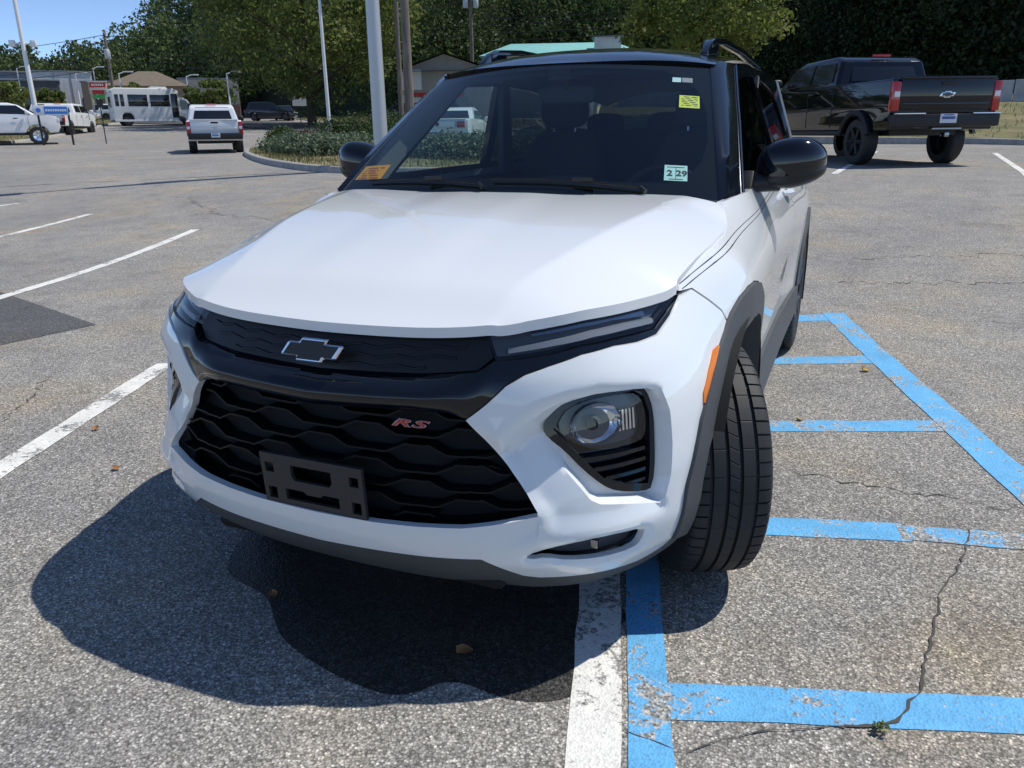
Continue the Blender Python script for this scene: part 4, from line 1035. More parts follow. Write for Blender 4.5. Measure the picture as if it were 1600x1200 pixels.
# ---- wooded hill
def hill_h(px_): return np.interp(px_,[-300,0,90,170,225,270,330,450,700,1000,1300,1650,2000],[12,11,8,11,12,17,33,56,64,62,64,66,60])
def base_d(px_): return np.interp(px_,[-300,0,170,345,480,640,1000,1300,1650,2000],[195,195,190,170,130,105,104,74,60,60])
def px_dir(px_): 
    a=YAW+np.arctan((px_-800)/CAMF); return np.sin(a),np.cos(a)
pxs=np.linspace(-500,2300,57); rs=np.linspace(0,1,18); V=[];F=[]
def hill_z(p,r):
    D=base_d(p)+r*140; return 2.5+hill_h(p)*np.sin(np.clip(r,0,1)*math.pi/2)**.9+1.2*np.sin(D*.11+p*.01)*r
for p in pxs:
    sx,cx=px_dir(p)
    for r in rs:
        D=base_d(p)+r*140; V.append((CAMLOC[0]+sx*D,CAMLOC[1]+cx*D,float(hill_z(p,r)) if r>0 else 0.0))
n=len(rs)
for i in range(len(pxs)-1):
    for j in range(n-1): F.append((i*n+j,i*n+j+1,i*n+n+j+1,i*n+n+j))
HM=mat('woodland_floor',(.020,.026,.012),.95)
tag(mk('hill',V,F,HM,None,True,180),kind='structure')
rng=np.random.default_rng(42); CC=[];RR=[];CD=[];RD=[];CN=[];RN=[]
for k in range(1500):
    p=rng.uniform(-420,2150); r=rng.uniform(0,1)**1.25
    if k<260: r=rng.uniform(0,.06)
    D=base_d(p)+r*140; sx,cx=px_dir(p); x,y=CAMLOC[0]+sx*D,CAMLOC[1]+cx*D; z=float(hill_z(p,r))-1
    h=rng.uniform(11,19); cr=rng.uniform(3.2,5.6)
    for q in range(7):
        d=rng.normal(size=3); d/=np.linalg.norm(d); s=cr*rng.uniform(.35,.6)
        c=(x+d[0]*cr*.6,y+d[1]*cr*.6,z+h*.62+d[2]*h*.30)
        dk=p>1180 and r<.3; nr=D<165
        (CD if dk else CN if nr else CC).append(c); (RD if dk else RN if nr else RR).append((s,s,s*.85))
    if D<125:
        for q in range(5):
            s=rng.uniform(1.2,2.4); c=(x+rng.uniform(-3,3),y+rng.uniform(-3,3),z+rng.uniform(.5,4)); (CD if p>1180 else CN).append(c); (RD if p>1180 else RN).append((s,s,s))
V,F=leaves(CC,RR,40,.85,rng,shell_=.6); V2,F2=leaves(CN,RN,80,.45,rng,shell_=.5); F=np.concatenate([F,F2+len(V)]); V=np.concatenate([V,V2]); o=fast_mesh('woodland',V,F,LEAF_FOREST); tag(o,'dense green woodland covering the hillside','woodland',kind='stuff')
V,F=leaves(CD,RD,140,.34,rng,shell_=.5); print('LEAFCOUNT',len(CC),len(CN),len(CD)); o=fast_mesh('woodland',V,F,LEAF_SHADED); tag(o,'dark shaded woodland rising behind the black pickup','woodland',kind='stuff')
# ================================================================== traffic island, verges, kerbs
CONC=mat('kerb_concrete',(.36,.34,.31),.85); co=coords(CONC); L(CONC,ramp(CONC,noise(CONC,co,6,6,.65),[(.25,(.25,.235,.21)),(.75,(.44,.42,.39))]),BS(CONC).inputs['Base Color']); bump(CONC,noise(CONC,co,60,3),.3,.01)
TURF=mat('verge_soil',(.16,.14,.07),.95); co=coords(TURF); L(TURF,ramp(TURF,noise(TURF,co,.55,5,.65),[(.30,(.085,.105,.035)),(.48,(.17,.155,.07)),(.70,(.27,.215,.12))]),BS(TURF).inputs['Base Color']); bump(TURF,noise(TURF,co,30,4),.6,.03)
GRASS=leafmat('dry_grass',(.085,.11,.035),(.27,.23,.11),.9,.2)
def verge(name,poly,kh=.13,kw=.16,ngrass=4000,gs=.10,label='',zf=None,seed=3):
    zf=zf or terrain; P=ccw([tuple(p) for p in poly]); n=len(P); Pn=np.array(P)
    inner=[]
    for i in range(n):
        a=Pn[i-1];b=Pn[i];c=Pn[(i+1)%n]; t=(c-a)/np.linalg.norm(c-a); inner.append(tuple(b+np.array([-t[1],t[0]])*kw))
    mb=MB(); V=[]
    for i in range(n):
        for (q,dz) in ((P[i],-.1),(P[i],kh-.02),(tuple(Pn[i]+(np.array(inner[i])-Pn[i])*.15),kh),(inner[i],kh),(inner[i],-.1)): V.append((q[0],q[1],float(zf(*P[i]))+dz))
    for i in range(n):
        j=(i+1)%n
        for k in range(4): mb.F.append((i*5+k,j*5+k,j*5+k+1,i*5+k+1))
    mb.V=V; kb=mb.build('kerb',CONC,None,angle=60); tag(kb,kind='structure')
    Vt,Ft,B=tri2d(inner,(),max(.5,(np.ptp(Pn[:,0])+np.ptp(Pn[:,1]))/60)); so_=mk(name,[(a,b,float(zf(a,b))+kh-.015+.05*math.sin(a*1.3)*math.sin(b*1.1)) for a,b in Vt],Ft,TURF,None,True,180); tag(so_,kind='structure')
    rng=np.random.default_rng(seed); lo,hi=Pn.min(0),Pn.max(0); G=rng.uniform(lo,hi,(ngrass*3,2)); G=G[pip(G,inner)][:ngrass]; m=len(G)
    z=zf(G[:,0],G[:,1])+kh-.03; a=rng.uniform(0,6.28,m); w=gs*.12; h=gs*rng.uniform(.5,1.4,m); tx=rng.normal(size=(m,2))*gs*.35
    B0=np.stack([G[:,0]-np.cos(a)*w,G[:,1]-np.sin(a)*w,z],-1);B1=np.stack([G[:,0]+np.cos(a)*w,G[:,1]+np.sin(a)*w,z],-1);B2=np.stack([G[:,0]+tx[:,0],G[:,1]+tx[:,1],z+h],-1)
    Vg=np.stack([B0,B1,B2],1).reshape(-1,3); o=fast_mesh('grass',Vg,np.arange(m*3).reshape(-1,3),GRASS); tag(o,label,'grass',kind='stuff')
isl=chaik([(-22.2,24.1),(-18.5,19.6),(-15.6,16.6),(-12.8,13.9),(-10.9,12.3),(-9.3,11.3),(-7.4,10.9),(-4.5,11.2),(-2.6,12.6),(-3.0,16.5),(-8,21.5),(-13.5,25.5),(-19,27.6),(-22.3,26.8)],2)
verge('island_soil',isl,.13,.17,9000,.11,'sparse yellowing grass on the kerbed traffic island',seed=3)
lv=chaik([(-37.2,23.3),(-39.4,27.2),(-44,33),(-48.5,38.2),(-54,44),(-58,50),(-66,56),(-74,50),(-62,34),(-52,22),(-44,14),(-37,16)],1)
verge('verge_soil',lv,.12,.2,9000,.16,'dry grass strip in front of the parked white pickups',seed=4)
def bank(x,y): 
    t=np.clip((np.asarray(y,float)-27)/17,0,1.3); return terrain(x,y)+1.15*t
rv=[(-14,33.0),(-6,30.2),(0,28.6),(4.4,27.7),(7,24.6),(12,22.0),(26,18.5),(60,16),(60,44),(26,46),(8,48),(-14,50)]
verge('bank_soil',rv,.15,.2,9000,.16,'dry grass bank behind the black pickup',zf=bank,seed=5)
mv=[(-55,69),(-48,62),(-41,55),(-34,50),(-24,46),(-16,45),(-16,56),(-24,64),(-40,76),(-50,80)]
verge('roadside_soil',mv,.12,.2,6000,.22,'dry grass verge beyond the road under the shade tree',seed=6)
# road beyond the lot
ROAD=asphalt('road_asphalt',.10,(1,1,1.03))
def road(name,cl,w,z): 
    P=np.array(cl,float); P=np.array(dens([tuple(p) for p in P],2,False)); T=np.gradient(P,axis=0); T/=np.linalg.norm(T,axis=1)[:,None]; Nn=np.stack([-T[:,1],T[:,0]],-1); V=[];F=[]; m=7
    for i in range(len(P)):
        for s in np.linspace(-1,1,m): q=P[i]+Nn[i]*s*w/2; V.append((q[0],q[1],float(terrain(*q))+z))
    for i in range(len(P)-1):
        for k in range(m-1): F.append((i*m+k,i*m+k+1,i*m+m+k+1,i*m+m+k))
    o=mk(name,V,F,ROAD,None,True,180); 
    bm=bmesh.new(); bm.from_mesh(o.data); bmesh.ops.recalc_face_normals(bm,faces=bm.faces)
    for f in bm.faces:
        if f.normal.z<0: f.normal_flip()
    bm.to_mesh(o.data); bm.free(); return tag(o,kind='structure')
road('road',[(-110,40),(-84,46),(-64,52.5),(-46,53),(-33,46),(-20,40.5),(-5,52)][:6],9,.05)
# ---- shrubs on the island
def shrub(name,x,y,rx,rh,m,label,size,n,ncl,seed,group=None,z=None):
    rng=np.random.default_rng(seed); z=T_(x,y)+.1 if z is None else z; t=empty(name,(x,y,z),0,label,'shrub',group)
    C=[];R_=[]
    for k in range(ncl):
        a=rng.uniform(0,6.28); r=rx*rng.uniform(0,1)**.5*.85; s=rng.uniform(.3,.55)*rh; C.append((r*math.cos(a),r*math.sin(a),max(s*.7,rh*(.95-.55*(r/rx)**2)*rng.uniform(.45,.85)))); R_.append((s*1.25,s*1.25,s))
    V,F=leaves(C,R_,n,size,rng,up=.4,shell_=.35); fast_mesh('foliage',V,F,m,t)
    mb=MB()
    for k in range(5): a=k*1.3; mb.tube([(0,0,-.12),(math.cos(a)*rx*.35,math.sin(a)*rx*.35,rh*.45)],[.03,.012],5)
    o=mb.build('stems',BARK,t); o['kind']='stuff'; return t
JP=[(-17.6,21.4,1.15,.52,'low juniper at the rounded kerb end of the traffic island'),(-15.7,19.2,1.3,.56,'low juniper second along the island from its rounded end'),(-13.7,17.3,1.3,.58,'low juniper third along the island from its rounded end'),(-11.7,16.2,1.35,.60,'low juniper in front of the thick grey lamp post'),(-9.6,15.4,1.35,.62,'low juniper seen through the windscreen below the pale sports coupe'),(-7.4,14.8,1.35,.62,'low juniper seen through the windscreen beside the passenger seat'),(-5.2,14.6,1.2,.58,'low juniper at the hidden end of the island behind the white SUV')]
for i,(x,y,rx,rh,lab) in enumerate(JP):
    shrub('juniper_shrub',x,y,rx,rh,LEAF_JUN,lab,.085,150,50,50+i,'junipers on the traffic island')
for i,(x,y,rx,rh,lab) in enumerate([(-18.6,25.6,.95,1.25,'dark rounded shrub behind the junipers, beside the brown dead bush'),(-16.8,25.8,1.15,1.35,'dark rounded shrub between two others behind the junipers'),(-14.6,23.4,1.0,1.05,'dark shrub beside the thick grey lamp post'),(-21.0,24.9,.55,.75,'small dark shrub at the end of the island near the silver white pickup')]):
    shrub('boxwood_shrub',x,y,rx,rh,LEAF_BOX,lab,.09,150,30,61+i,'dark shrubs on the island')
LEAF_DEAD=leafmat('dead_twigs',(.09,.065,.05),(.17,.13,.10),1.5,.1)
shrub('dead_shrub',-20.1,25.2,.60,.6,LEAF_DEAD,'brown leafless bush between dark shrubs on the island',.09,130,16,65)
# ================================================================== posts and wires
GALV=mat('galvanised_steel',(.48,.49,.50),.42,metal=.35); WPOST=mat('white_painted_steel',(.72,.73,.74),.4); WOOD=mat('weathered_pole_wood',(.17,.145,.12),.9)
co=coords(WOOD,scale=(1,1,.08)); L(WOOD,ramp(WOOD,noise(WOOD,co,14,5),[(.3,(.10,.085,.07)),(.7,(.24,.205,.17))]),BS(WOOD).inputs['Base Color']); bump(WOOD,noise(WOOD,co,18,4),.5,.02)
TRANSF=mat('transformer_grey',(.50,.52,.53),.5)
def lamp_post(x,y,h,r,m,label,az=0.0,arm=1.3,cams=False,heads=1,z=None):
    z=T_(x,y) if z is None else z; t=empty('lamp_post',(x,y,z),az,label,'lamp post','car park lamp posts')
    MB().lathe([(.001,-.1),(r*2.3,-.1),(r*2.3,.25),(r*1.25,.30),(r,.34),(r*.72,h),(.001,h)],16,'z').build('pole',m,t)
    for k in range(heads):
        s=1 if k==0 else -1
        mb=MB(); mb.tube([(0,0,h-.1),(s*arm*.5,0,h+.12),(s*arm*.75,0,h+.15)],.05,8); mb.build('arm',m,t)
        MB().box((s*(arm*.75+.35),0,h+.15),(.75,.34,.13)).build('lamp_head',m,t,bev=.04)
    if cams:
        for s in (-1,1):
            MB().tube([(0,0,h*.62),(s*.45,0,h*.62)],.04,6).build('bracket',m,t); MB().box((s*.5,0,h*.62),(.28,.2,.32)).build('camera_box',m,t,bev=.04)
    return t
lamp_post(-39.1,27.4,7.7,.13,WPOST,'tall white lamp post leaning over the parked white pickups',rad(215),1.2,True)
lamp_post(-31.2,42.2,9.4,.12,WPOST,'slim white lamp post in front of the shade tree',rad(30),1.2,False,2)
lamp_post(-8.0,12.0,9.0,.150,GALV,'thick grey steel lamp post standing on the traffic island',rad(40),1.4,False,2)
for i,(x,y,h,lab) in enumerate([(-96.1,68,6.1,'lamp post beside the low dark building'),(-100,79.3,6.0,'lamp post in front of the white facade'),(-102.4,84.3,7.0,'lamp post behind the pylon sign'),(-74,63.7,4.9,'white lamp post between the utility pole and the bus'),(-76.4,75.8,5.1,'lamp post in front of the brown building behind the white pickup'),(-59.5,64.3,4.6,'short lamp post left of the shade tree trunk')]):
    lamp_post(x,y,h,.09,WPOST,lab,rad(40),1.0)
def utility_pole(x,y,h,r,label,arm=True,az=0.0,tr=2,z=None,lean=0.0):
    z=T_(x,y) if z is None else z; t=empty('utility_pole',(x,y,z),az,label,'utility pole','wooden utility poles'); 
    MB().tube([(0,0,-.2),(lean*.5,0,h*.5),(lean,0,h)],[r,r*.85,r*.68],12).build('pole',WOOD,t)
    if arm:
        MB().box((lean*.95,0,h-.5),(2.6,.12,.14)).build('crossarm',WOOD,t)
        for s in (-1.1,-.5,.5,1.1): MB().lathe([(.001,0),(.05,0),(.06,.06),(.03,.14),(.001,.15)],8,'z',(s+lean*.95,0,h-.43)).build('insulator',TRANSF,t)
    for k in range(tr):
        s=(-1,1,0)[k]; MB().lathe([(.001,-.45),(.24,-.45),(.27,-.4),(.27,.35),(.22,.45),(.001,.47)],14,'z',(lean*.8+s*.5,0,h-2.3)).build('transformer',TRANSF,t,angle=40)
    return t
utility_pole(-16.1,27.0,11,.20,'weathered wooden utility pole just behind the white SUV',False,0,0)
utility_pole(-29.8,49.1,13,.20,'utility pole hidden behind the weathered wooden one',True,.4,0)
utility_pole(-36.2,74.1,13.2,.22,'utility pole with two transformers above the teal roofed building',True,.5,2)
utility_pole(-70.7,59.8,8.8,.20,'utility pole with crossarm and transformers beside the pylon sign',True,-.75,2,lean=-.35)
WIRE=mat('power_line_rubber',(.012,.012,.014),.6)
def wire(a,b,sag,label,r=.022):
    a,b=Vector(a),Vector(b); pts=[a.lerp(b,t)-Vector((0,0,sag*4*t*(1-t))) for t in np.linspace(0,1,17)]
    o=MB().tube(pts,r,5).build('power_line',WIRE); tag(o,label,'power line','overhead power lines'); return o
for k,(dz,lab) in enumerate([(q,w+' power line in front of the grey and white building') for w,q in zip(('topmost','second highest','second lowest','lowest'), (8.3,6.4,5.8,5.2))]):
    wire((-70.9,59.8,2.9+dz),(-118,58,3+dz),.9,lab,.03)
for k,dz in enumerate((8.2,6.3,5.7,5.1)): wire((-70.9,59.8,2.9+dz),(-36.2,74.1,2.7+dz+3),1.0,('topmost','second highest','second lowest','lowest')[k]+' power line crossing behind the shade tree towards the teal roof',.03)
for k,dz in enumerate((9.4,8.9,8.1,7.4)): wire((-36.2,74.1,2.7+dz),(30,78,2.7+dz+3.8),1.4,('topmost','second highest','second lowest','lowest')[k]+' power line crossing above the teal roof',.03)
for k,dz in enumerate((12.5,11.9)): wire((-20,52,dz-1),(40,50,dz+.5),.8,('upper','lower')[k]+' thin power line in front of the dark woodland',.02)
# ================================================================== vehicles in the background
VM={}
VM['white']=mat('white_vehicle_paint',(.78,.79,.80),.3,coat=.8); VM['silver']=mat('silver_vehicle_paint',(.74,.75,.77),.3,coat=.8); VM['grey']=mat('grey_vehicle_paint',(.20,.21,.22),.3,coat=.8)
VM['black']=mat('black_vehicle_paint',(.004,.005,.008),.08,coat=1.0,spec=.05); VM['navy']=mat('dark_vehicle_paint',(.015,.02,.03),.2,coat=.8); VM['mint']=mat('pale_vehicle_paint',(.72,.78,.78),.3,coat=.8)
VM['trim']=mat('vehicle_trim',(.018,.018,.019),.5); VM['glass']=mat('vehicle_glass',(.010,.013,.016),.05,spec=.8); VM['red']=mat('tail_lamp_red',(.42,.012,.014),.15,coat=.8); VM['lamp']=mat('clear_lamp',(.75,.77,.80),.15,coat=.5)
VM['plate']=mat('licence_plate',(.62,.66,.72),.5); VM['plateblue']=mat('plate_print',(.08,.12,.35),.5)
def wheel_set(t,pts,R_,w,rimmat,seg=28):
    mb=MB(); mb.lathe([(R_*.62,-w/2),(R_*.90,-w/2),(R_*.985,-w*.38),(R_,-w*.25),(R_,w*.25),(R_*.985,w*.38),(R_*.90,w/2),(R_*.62,w/2),(R_*.60,w*.3)],seg,'x'); a=mb.build('tyre',M['rubber'])
    mb=MB(); mb.lathe([(R_*.64,w*.42),(R_*.60,w*.46),(R_*.56,w*.30),(.001,w*.22)],seg,'x')
    for k in range(6):
        b=k*math.pi/3; mb.tube([(w*.36,R_*.12*math.cos(b),R_*.12*math.sin(b)),(w*.44,R_*.6*math.cos(b),R_*.6*math.sin(b))],[R_*.10,R_*.085],6)
    mb.lathe([(.001,w*.45),(R_*.13,w*.44),(R_*.16,w*.36)],12,'x'); r=mb.build('rim',rimmat); ma,mr=a.data,r.data; bpy.data.objects.remove(a); bpy.data.objects.remove(r)
    for (x,y) in pts:
        o=use('wheel',ma,t,(x,y,R_),(0,0,0 if x>0 else math.pi)); use('rim',mr,o)
def arch(y,R_,zb,n=9): return [(y-R_*math.cos(a),max(zb,zc+R_*math.sin(a))) for zc in (R_*.80,) for a in np.linspace(-.25,math.pi+.25,n)]
def tprism(prof,wf):
    n=len(prof); V=[(-wf(y,z),y,z) for y,z in prof]+[(wf(y,z),y,z) for y,z in prof]
    F=[tuple(range(n)),tuple(range(2*n-1,n-1,-1))]+[(i,i+n,(i+1)%n+n,(i+1)%n) for i in range(n)]
    return MB().add(V,F)
def sidequad(mb,pts,wf,o=.006):
    """glass pane on both sides; kept as separate builds by caller"""
def pane(t,name,pts,wf,m,s,o=.012):
    V=[(s*(wf(y,z)+o),y,z) for y,z in pts]; V2=[(s*(wf(y,z)-.02),y,z) for y,z in pts]; n=len(pts); F=[tuple(range(n)),tuple(range(2*n-1,n-1,-1))]+[(i,i+n,(i+1)%n+n,(i+1)%n) for i in range(n)]
    return MB().add(V+V2,F).build(name,m,t)
def pickup(x,y,rz,label,L_=5.85,W=1.02,H=1.92,wb=3.7,ro=1.15,R_=.41,bedz=1.38,cab0=2.05,paint='white',bumper='trim',rim=None,lift=0.0,z=None,hoodz=1.30,group=None,taillight='outer',emblem=None,flare=False,z0=.55,name='pickup_truck',cat='pickup'):
    z=T_(x,y) if z is None else z; t=empty(name,(x,y,z),rz,label,cat,group); P=VM[paint]; y1,y2=ro,ro+wb; zb=z0+lift; ar=R_*1.22
    body=[(.12,zb),(y1-ar-.02,zb)]+[(y1-ar*math.cos(a),R_+lift*0+ar*math.sin(a)) for a in np.linspace(.32,math.pi-.32,9)]+[(y1+ar+.02,zb),(y2-ar-.02,zb)]+[(y2-ar*math.cos(a),R_+ar*math.sin(a)) for a in np.linspace(.32,math.pi-.32,9)]+[(y2+ar+.02,zb),(L_-.12,zb+.02),(L_,zb+.25),(L_-.02,hoodz-.22),(L_-.12,hoodz-.05),(L_-.35,hoodz),(cab0+2.45,hoodz+.10),(cab0+.02,bedz),(.10,bedz),(.06,zb+.4)]
    wb_=lambda yy,zz: W-.03-.05*max(0,zz-1.0)-.035*max(0,.9-zz)-.10*max(0,(yy-(L_-.5)))
    tprism(body,wb_).build('body',P,t,bev=.055,seg=3)
    ch=H-.02; c0,c1=cab0,cab0+2.5
    cab=[(c0,bedz-.05),(c1+.35,hoodz+.02),(c1-.35,ch-.10),(c1-.75,ch),(c0+.35,ch),(c0+.12,ch-.10)]
    wc=lambda yy,zz: W-.045-.36*max(0,zz-bedz)*.82
    tprism(cab,wc).build('cab',P,t,bev=.085,seg=4)
    sl=lambda k:(c0+.16+.02*k)
    zt=ch-.12; zl=bedz+.07
    for s in (-1,1):
        pane(t,'side_window',[(c0+.22,zl),(c0+1.10,zl),(c0+1.10,zt),(c0+.30,zt)],wc,VM['glass'],s); pane(t,'side_window',[(c0+1.20,zl),(c1+.10,zl-.03),(c1-.42,zt),(c0+1.20,zt)],wc,VM['glass'],s)
        V,F=superell((s*(W+.13),c1-.05,bedz+.14),(.13,.07,.11),3,14,8); mk('door_mirror',V,F,VM['trim'] if paint!='white' else P,t,True,80)
        for yy in (c0+.95,c0+1.95): MB().box((s*(W+.005),yy,bedz-.14),(.03,.2,.04)).build('door_handle',VM['trim'],t,bev=.01)
        for yy,dz in ((c0+1.15,0),(c0+.08,0),(c1-.02,0)): MB().box((s*(wb_(yy,1.0)+.001),yy,(zb+bedz)/2),(.006,.012,bedz-zb-.12)).build('door_gap',VM['trim'],t)
        MB().box((s*(W-.10),(y1+y2)/2,zb-.04),(.16,wb-2*ar-.1,.08)).build('side_step',VM['trim'],t,bev=.02)
        if flare:
            for yy in (y1,y2):
                mb=MB(); mb.tube([(s*(W-.0),yy-ar*math.cos(a),R_+ar*math.sin(a)) for a in np.linspace(.25,math.pi-.25,12)],.055,6); mb.build('fender_flare',VM['trim'],t)
    MB().add([(-.70,c0-.012+.10*0,zl),(.70,c0-.012,zl),(.60,c0+.135,zt+.02),(-.60,c0+.135,zt+.02),(-.70,c0+.06,zl),(.70,c0+.06,zl),(.60,c0+.2,zt+.02),(-.60,c0+.2,zt+.02)],[(0,1,2,3),(7,6,5,4),(0,4,5,1),(1,5,6,2),(2,6,7,3),(3,7,4,0)]).build('rear_window',VM['glass'],t,bev=.01)
    MB().add([(-.80,c1+.36,hoodz+.10),(.80,c1+.36,hoodz+.10),(.66,c1-.36,ch-.09),(-.66,c1-.36,ch-.09),(-.8,c1+.25,hoodz+.06),(.8,c1+.25,hoodz+.06),(.66,c1-.45,ch-.14),(-.66,c1-.45,ch-.14)],[(0,1,2,3),(7,6,5,4),(0,4,5,1),(1,5,6,2),(2,6,7,3),(3,7,4,0)]).build('windscreen',VM['glass'],t)
    MB().box((0,c0+.22,ch+.01),(.36,.06,.05)).build('high_stop_lamp',VM['red'],t,bev=.012)
    # tail
    tw=W-.17; tg=MB().box((0,.075,(zb+.33+bedz)/2+.02),(2*tw,.08,bedz-zb-.33)).build('tailgate',P,t,bev=.02)
    MB().box((0,.045,bedz+.01),(2*tw,.10,.05)).build('tailgate_lip',P,tg,bev=.015)
    MB().box((0,.030,bedz-.085),(.26,.02,.06)).build('tailgate_handle',VM['trim'],tg,bev=.01)
    MB().box((0,.033,zb+.44),(2*tw-.1,.02,.05)).build('tailgate_crease',P,tg,bev=.008)
    for s in (-1,1):
        l=MB().box((s*(W-.095),.085,bedz-.30),(.15,.12,.50)).build('tail_lamp',VM['red'],t,bev=.03)
        MB().box((s*(W-.10),.022,bedz-.26),(.10,.012,.09)).build('reverse_lamp',VM['lamp'],l,bev=.004)
        hl=MB().box((s*(W-.22),L_-.06,hoodz-.22),(.30,.14,.20)).build('headlamp',VM['lamp'],t,bev=.03)
    MB().box((0,.02,zb+.16),(2*W-.10,.22,.22)).build('rear_bumper',VM[bumper],t,bev=.04)
    if paint=='black':
        for s in (-1,1): MB().box((s*.70,-.055,zb+.275),(.52,.12,.02)).build('bumper_step',M['chrome'],t,bev=.004)
        MB().box((0,-.05,zb+.02),(.55,.10,.03)).build('hitch_bar',M['dchrome'],t,bev=.006); MB().box((0,-.06,zb-.08),(.08,.14,.08)).build('hitch',M['dchrome'],t,bev=.01)
    pl=MB().box((0,-.10,zb+.19),(.31,.012,.155)).build('licence_plate',VM['plate'],t,bev=.004)
    MB().box((0,-.108,zb+.20),(.24,.004,.045)).build('plate_print',VM['plateblue'],pl)
    MB().box((0,-.108,zb+.25),(.18,.004,.018)).build('plate_print',VM['plateblue'],pl)
    MB().box((0,L_-.0,zb+.42),(1.3,.06,.34)).build('front_grille',VM['trim'],t,bev=.03); MB().box((0,L_+.02,zb+.12),(2*W-.2,.16,.24)).build('front_bumper',VM[bumper],t,bev=.04)
    MB().box((0,L_/2,zb-.02),(1.3,L_-1.2,.16)).build('chassis',VM['trim'],t)
    wheel_set(t,[(s*(W-.17),yy) for s in (-1,1) for yy in (y1,y2)],R_,.27,rim or M['alloy'])
    if emblem=='bowtie':
        b=bowtie(.30,.11,.04,.06); o=MB().prism(b,0,.012,'z').build('bowtie_emblem',M['chrome'],tg,bev=.003); o.matrix_basis=Matrix.Translation((0,.035,bedz-.27))@Matrix.Rotation(rad(90),4,'X')
        b2=[(a*.74,c*.62) for a,c in b]; o=MB().prism(b2,.008,.015,'z').build('emblem_face',VM['black'],tg); o.matrix_basis=Matrix.Translation((0,.035,bedz-.27))@Matrix.Rotation(rad(90),4,'X')
    if emblem=='H':
        mb=MB()
        for s in (-1,1): mb.add(*_slant(s))
        mb.box((0,0,0),(.10,.012,.028)); o=mb.build('letter_emblem',M['dchrome'],tg); o.location=(0,.028,bedz-.27)
    return t
def _slant(s): 
    a,b=s*.045,s*.065; V=[(a-.012,-.006,-.06),(a+.012,-.006,-.06),(b+.012,-.006,.06),(b-.012,-.006,.06),(a-.012,.006,-.06),(a+.012,.006,-.06),(b+.012,.006,.06),(b-.012,.006,.06)]
    return V,[(0,1,2,3),(7,6,5,4),(0,4,5,1),(1,5,6,2),(2,6,7,3),(3,7,4,0)]
pickup(2.45,13.95,.505,'lifted black pickup with red tail lamps parked by the grass bank',5.9,1.03,2.06,3.75,1.18,.43,1.49,2.12,'black',rim=VM['trim'],lift=.08,z=.612,hoodz=1.40,emblem='bowtie',flare=True)
pickup(-20.7,20.75,.775,'silver white pickup with dark bumper driving off beside the traffic island',5.3,1.0,1.80,3.18,1.05,.37,1.17,1.75,'silver',z=None,hoodz=1.15,emblem='H',z0=.45)
